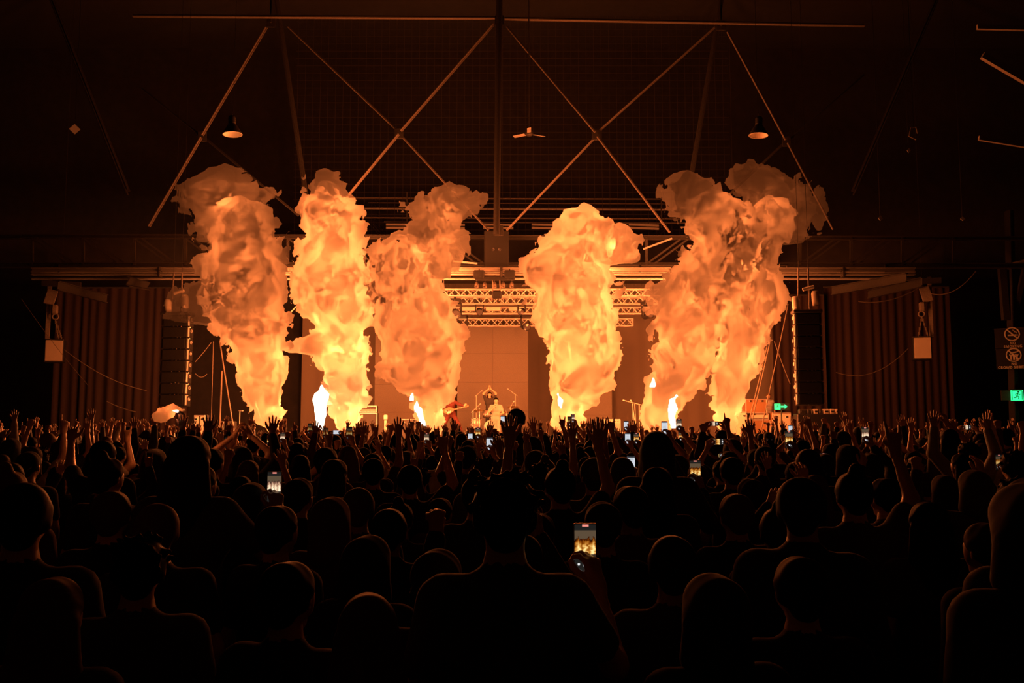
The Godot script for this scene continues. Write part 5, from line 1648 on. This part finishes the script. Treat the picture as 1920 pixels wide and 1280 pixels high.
func holder(px: float, py: float, w: float, sideways: bool, look: int, words: String) -> void:
	# someone holding a phone that is seen at that place of the picture, w wide there
	var long := 0.158 if sideways else 0.076
	var d := clampf(long * FOCAL / w, 3.2, 28.5)
	var at := P(px, py, d)
	var best := ""
	var off := 9.0
	for k in ["phone held high", "phone held out beside the head", "phone held above the brow", "phone held sideways in both hands"]:
		if sideways != (k == "phone held sideways in both hands"): continue
		if d < 7.0 and not sideways and k != "phone held out beside the head": continue
		var q: float = absf(at.y / pose_of(k).phone.y - 1.0)
		if q < off:
			off = q
			best = k
	var spot: Vector3 = pose_of(best).phone
	var turn := rng.randf_range(-0.16, 0.16)
	var size := 1.0
	var root := Vector3.ZERO
	for k in 14:      # a step nearer or farther until there is room to stand
		var dd := d + 0.22 * ceilf(k / 2.0) * (1.0 if k % 2 else -1.0)
		if dd < 3.0 or dd > 28.8: continue
		at = P(px, py, dd)
		size = clampf(at.y / spot.y, 0.86, 1.12)
		root = Vector3(at.x, 0, at.z) - Basis(Vector3.UP, turn) * Vector3(spot.x, 0, spot.z) * size
		if free_at(root.x, root.z, 0.46): break
	var o := figure(best, root, turn, size)
	shown += 1
	phone(px, o.transform * spot, turn, size, sideways, look, "phone %s, %s %s" % [words, how_far(d), mark(px)])
	labelled.append(get_child(get_child_count() - 1))

func raised(px: float, py: float, d: float, pose: String, hair := "", top := "", turn := 0.0) -> Node3D:
	# someone whose highest hand reaches that place of the picture
	var p := pose_of(pose)
	var hand: Array = p.r if p.r[1].y > p.l[1].y else p.l
	var tip: Vector3 = hand[1] + hand[2].normalized() * (0.1 if hand[4] == "fist" else 0.17)
	var size := 1.0
	var root := Vector3.ZERO
	for k in 14:
		var dd := d + 0.22 * ceilf(k / 2.0) * (1.0 if k % 2 else -1.0)
		if dd > 28.8: continue
		var at := P(px, py, dd)
		size = clampf(at.y / tip.y, 0.84, 1.12)
		root = Vector3(at.x, 0, at.z) - Basis(Vector3.UP, turn) * Vector3(tip.x, 0, tip.z) * size
		if free_at(root.x, root.z, 0.46): break
	return figure(pose, root, turn, size, hair, top)

func settle_labels() -> void:
	# people and phones that would still share a label are told apart by their order along the row
	var by := {}
	for o in labelled:
		var l: String = o.get_meta("label")
		if not by.has(l): by[l] = []
		by[l].append(o)
	var order := ["first", "second", "third", "fourth", "fifth", "sixth", "seventh", "eighth"]
	for l in by:
		if by[l].size() < 2: continue
		by[l].sort_custom(func(a, b): return a.position.x < b.position.x)
		for i in by[l].size():
			by[l][i].set_meta("label", "%s %s" % [order[mini(i, 7)], l])

func build_crowd() -> void:
	rng.seed = 77
	ready_phones()
	# phones: place, width, sideways, what the screen shows
	for q in [[515, 898, 25, false, 1], [1097, 1026, 40, false, 0], [1303, 848, 19, false, 0], [1479, 824, 16, false, 0], [1346, 868, 21, true, 0], [1346, 828, 25, true, 0], [1544, 862, 13, false, 4], [1622, 815, 14, false, 1], [1640, 832, 18, true, 0], [327, 853, 12, false, 1], [426, 829, 10, false, 2], [344, 826, 9, false, 3], [506, 826, 10, false, 0], [530, 820, 10, false, 1], [371, 844, 18, false, 2], [582, 804, 10, false, 2], [611, 812, 10, false, 2], [631, 810, 15, true, 3], [655, 812, 12, false, 2], [918, 832, 13, false, 3], [943, 788, 8, false, 3], [896, 812, 10, false, 0], [882, 820, 8, false, 3], [1078, 819, 9, false, 0], [1068, 789, 8, false, 2], [1074, 784, 7, false, 1], [1125, 812, 10, true, 2], [1133, 816, 9, false, 0], [1149, 805, 9, false, 2], [1174, 798, 9, false, 3], [1177, 822, 11, false, 3], [1193, 822, 11, false, 0], [1183, 871, 16, false, 3], [1241, 857, 14, false, 1], [1246, 802, 12, false, 3], [1273, 796, 10, false, 1], [1276, 818, 9, false, 0], [1230, 818, 9, false, 0], [1338, 794, 17, true, 1], [1418, 854, 20, true, 1], [1443, 835, 11, false, 1], [1482, 805, 8, false, 3], [1403, 803, 8, false, 3], [1812, 801, 17, true, 1], [1838, 840, 14, true, 0], [1814, 848, 14, true, 4], [1873, 866, 14, false, 4], [1857, 855, 9, false, 3], [1062, 848, 16, true, 2], [800, 822, 9, false, 1], [748, 818, 9, false, 2], [1404, 840, 10, true, 2]]:
		holder(q[0], q[1], q[2], q[3], q[4], ["filming orange flames", "with a bright white picture of fire", "with a dim dark screen", "with a pale lit page", "with an amber picture"][q[4]])
	# raised hands that stand out against the light
	for q in [[28, 768, 14.0, "one arm straight up"], [45, 790, 15.0, "one finger pointing up"], [58, 786, 13.0, "one fist raised"], [8, 800, 12.0, "one arm reaching forward"], [172, 766, 13.0, "one arm straight up"], [182, 800, 17.0, "one finger pointing up"], [138, 790, 8.0, "one arm reaching forward"], [232, 784, 17.0, "one finger pointing up"], [224, 790, 19.0, "both arms bent up"], [258, 788, 18.0, "one fist raised"], [292, 788, 18.0, "one arm straight up"], [313, 790, 17.0, "one finger pointing up"], [326, 796, 19.0, "one arm straight up"], [343, 775, 9.0, "one arm straight up"], [362, 788, 15.0, "both hands raised open"], [385, 795, 20.0, "both arms bent up"], [404, 794, 19.0, "both hands raised open"], [452, 786, 9.5, "hands clasped overhead"], [533, 795, 21.0, "one arm straight up"], [548, 802, 19.0, "both hands raised open"], [565, 806, 21.0, "hands clasped overhead"], [733, 797, 14.0, "one fist raised"], [748, 783, 9.0, "one arm straight up"], [772, 783, 16.0, "one hand raised with two fingers out"], [784, 790, 17.0, "one fist raised"], [802, 797, 19.0, "both hands raised open"], [818, 796, 15.0, "one hand raised with two fingers out"], [836, 800, 19.0, "both arms bent up"], [852, 808, 17.0, "both hands raised open"], [915, 798, 14.0, "both hands raised open"], [1000, 782, 12.0, "one arm straight up"], [1054, 777, 14.0, "one hand raised with two fingers out"], [1040, 800, 18.0, "both hands raised open"], [1105, 785, 13.0, "both hands raised open"], [1120, 782, 12.5, "one arm straight up"], [1212, 806, 17.0, "both arms bent up"], [1297, 800, 20.0, "one fist raised"], [1318, 795, 11.0, "one fist raised"], [1363, 773, 12.0, "one finger pointing up"], [1406, 785, 10.5, "one arm straight up"], [1440, 792, 21.0, "one fist raised"], [1455, 778, 20.0, "one arm straight up"], [1466, 793, 22.0, "both hands raised open"], [1489, 779, 19.0, "one finger pointing up"], [1512, 776, 13.0, "long arm up in front"], [1503, 790, 18.0, "both arms bent up"], [1545, 784, 17.0, "one fist raised"], [1569, 783, 18.0, "both arms bent up"], [1584, 772, 16.0, "one arm straight up"], [1615, 780, 16.0, "one hand raised with two fingers out"], [1632, 786, 15.0, "both arms bent up"], [1664, 797, 14.0, "one arm reaching forward"], [1692, 778, 14.0, "one arm straight up"], [1707, 783, 13.5, "both hands raised open"], [1740, 790, 17.0, "one finger pointing up"], [1766, 748, 11.5, "phone held high"], [1781, 778, 13.0, "one arm reaching forward"], [1870, 772, 11.0, "both arms bent up"], [1917, 790, 10.0, "one fist raised"], [1500, 860, 5.6, "long arm up in front"], [470, 795, 16.0, "arms spread wide"], [100, 800, 14.0, "both hands raised open"], [1595, 785, 17.0, "one hand raised with two fingers out"]]:
		raised(q[0], q[1] , q[2], q[3], "", "", rng.randf_range(-0.2, 0.2))
	# the hand flare
	var fl := thing("hand_flare", "short burning hand flare held up before the lit line array", "flare", P(345, 771, 9.0), 0.0)
	put("tube", tube_mesh(Vector3(0.005, -0.03, 0), Vector3(-0.05, 0.0, 0), 0.011, 10), M.white, fl)
	put("flame_tip", lathe_mesh([[0.0, 0.0], [0.012, 0.005], [0.016, 0.02], [0.01, 0.045], [0.0, 0.07]], 12), glow(Color(1.0, 0.62, 0.4), 1.2), fl, Transform3D(Basis(Vector3.BACK, 1.45), Vector3(-0.05, 0.0, 0)))
	flame_light(317, 772, 9.15, 0.04, 0.02)
	# the tall one in a backward cap, standing above the others
	var big := person("arms down", "cap", "dark", "jacket", "black", 0, Vector3(X(968, 11.5), 0, -11.5), 0.1, 1.26, "tall person in a backward cap and dark jacket standing head and shoulders above the crowd")
	stood.append(Vector2(big.position.x, big.position.z))
	# the heads that stand out close by: place of the head's top in the picture, distance
	for q in [[210, 925, 4.4, "short"], [262, 1010, 3.1, "tousled"], [652, 838, 9.4, "long"], [700, 862, 7.5, "short"], [910, 862, 7.4, "tousled"], [1010, 872, 7.0, "tousled"], [560, 902, 5.6, "cap"], [672, 918, 5.0, "short"], [620, 940, 4.6, "hood"], [730, 958, 4.4, "short"], [858, 946, 4.5, "long"], [470, 912, 5.2, "hood"], [380, 930, 4.6, "long"], [1130, 948, 4.3, "cap"], [1215, 875, 7.0, "short"], [1580, 808, 12.0, "cap"], [1745, 812, 11.0, "short"], [1590, 838, 8.6, "hood"], [1440, 900, 5.6, "short"], [1380, 930, 4.8, "short"], [1660, 900, 5.6, "short"], [1500, 1050, 3.0, "short"], [1740, 945, 4.4, "long"], [1850, 985, 3.8, "short"], [1900, 900, 5.4, "tousled"], [20, 870, 6.6, "short"], [60, 945, 4.3, "short"], [990, 960, 4.3, "bun"], [1060, 1110, 2.7, "tousled"], [820, 1040, 3.1, "cap"], [540, 1060, 2.9, "short"], [1260, 1010, 3.3, "short"], [1340, 1090, 2.7, "hood"], [1640, 1060, 2.9, "long"], [100, 1090, 2.7, "long"], [400, 1110, 2.6, "short"], [690, 1120, 2.6, "long"]]:
		var at := P(q[0], q[1], q[2])
		var size: float = clampf(at.y / 1.765, 0.86, 1.1)
		if not free_at(at.x, at.z, 0.36): continue
		figure("arms down", Vector3(at.x, 0, at.z), rng.randf_range(-0.35, 0.35), size, q[3])
	# everyone else, filling the floor row by row
	var poses := ["arms down", "arms down", "arms down", "arms down", "both arms bent up", "one arm straight up", "both hands raised open", "one fist raised", "one hand raised with two fingers out", "arms down", "one finger pointing up", "arms spread wide"]
	var rest := []
	var d := 2.7
	while d < 28.6:
		var gap := 0.52 if d < 10.0 else 0.62
		var half := d * 0.58 + 0.4
		var x := -half + rng.randf_range(0.0, gap)
		while x < half:
			var z := -d + rng.randf_range(-0.14, 0.14)
			var xx := x + rng.randf_range(-0.1, 0.1)
			if free_at(xx, z, 0.44 if d < 10.0 else 0.5) and Vector2(xx + 0.0, z).length() > 2.4 and not (absf(xx - X(1900, 20.0)) < 0.4 and absf(z + 20.0) < 0.4):
				var pose: String = poses[rng.randi() % poses.size()]
				if d < 8.0 and rng.randf() < 0.8: pose = "arms down"
				if stood.size() < 296:
					figure(pose, Vector3(xx, 0, z), rng.randf_range(-0.45, 0.45), rng.randf_range(0.86, 1.05))
				else:
					rest.append([pose, Vector3(xx, 0, z), rng.randf_range(-0.4, 0.4), rng.randf_range(0.9, 1.05)])
					stood.append(Vector2(xx, z))
			x += gap * rng.randf_range(0.9, 1.25) * (1.0 if d < 10.0 else 1.3)
		d += 0.5 if d < 10.0 else 0.8
	far_crowd(rest)
	settle_labels()

func far_crowd(rest: Array) -> void:
	# those beyond the first three hundred, too far to be picked out
	var o := thing("far_crowd", "mass of small far figures filling the floor up to the stage barrier", "crowd")
	o.set_meta("kind", "stuff")
	var by := {}
	for r in rest:
		var key: String = r[0] + "/" + str(rng.randi() % 2)
		if not by.has(key): by[key] = []
		by[key].append(r)
	for key in by:
		var b := body_set(key.split("/")[0])
		var odd: bool = key.ends_with("1")
		var am := ArrayMesh.new()
		for s in [[b.body, M.skins[1 if odd else 0]], [b["jacket" if odd else "shirt"], M.cloths["dark grey" if odd else "black"]], [b.trousers, M.denim]]:
			am.add_surface_from_arrays(Mesh.PRIMITIVE_TRIANGLES, s[0].surface_get_arrays(0))
			am.surface_set_material(am.get_surface_count() - 1, s[1])
		var st := begin()
		st.append_from(hair_mesh("long" if odd else "short"), 0, Transform3D(Basis(), Vector3(0, 1.645, -0.005)))
		am.add_surface_from_arrays(Mesh.PRIMITIVE_TRIANGLES, st.commit_to_arrays())
		am.surface_set_material(3, M.hairs.dark)
		var mm := MultiMesh.new()
		mm.transform_format = MultiMesh.TRANSFORM_3D
		mm.mesh = am
		mm.instance_count = by[key].size()
		for i in by[key].size():
			var r: Array = by[key][i]
			mm.set_instance_transform(i, Transform3D(Basis(Vector3.UP, r[2]) * Basis.from_scale(Vector3.ONE * r[3]), r[1]))
		var mi := MultiMeshInstance3D.new()
		mi.name = "figures"
		mi.multimesh = mm
		mi.set_meta("kind", "stuff")
		o.add_child(mi, true)
	print("rest ", rest.size())

func _ready() -> void:
	var cam := Camera3D.new()
	cam.name = "camera"
	cam.fov = rad_to_deg(2.0 * atan(640.0 / FOCAL))
	cam.position = Vector3(0, EYE, 0)
	cam.rotation.x = TILT
	cam.near = 0.1
	cam.far = 200.0
	add_child(cam)
	var we := WorldEnvironment.new()
	we.name = "environment"
	var env := Environment.new()
	env.background_mode = Environment.BG_COLOR
	env.background_color = Color.BLACK
	env.tonemap_mode = Environment.TONE_MAPPER_LINEAR
	env.tonemap_exposure = 3.0
	env.volumetric_fog_enabled = true
	env.volumetric_fog_density = 0.0
	env.sdfgi_enabled = true
	env.ssao_enabled = true
	env.ssil_enabled = true
	we.environment = env
	add_child(we)
	rng.seed = 11
	make_materials()
	ready_noise()
	var t := Time.get_ticks_msec()
	build_shell()
	build_roof()
	build_rig()
	build_sides()
	build_band()
	print("hall ", Time.get_ticks_msec() - t)
	t = Time.get_ticks_msec()
	build_smoke()
	print("smoke ", Time.get_ticks_msec() - t)
	t = Time.get_ticks_msec()
	build_crowd()
	print("crowd ", Time.get_ticks_msec() - t)
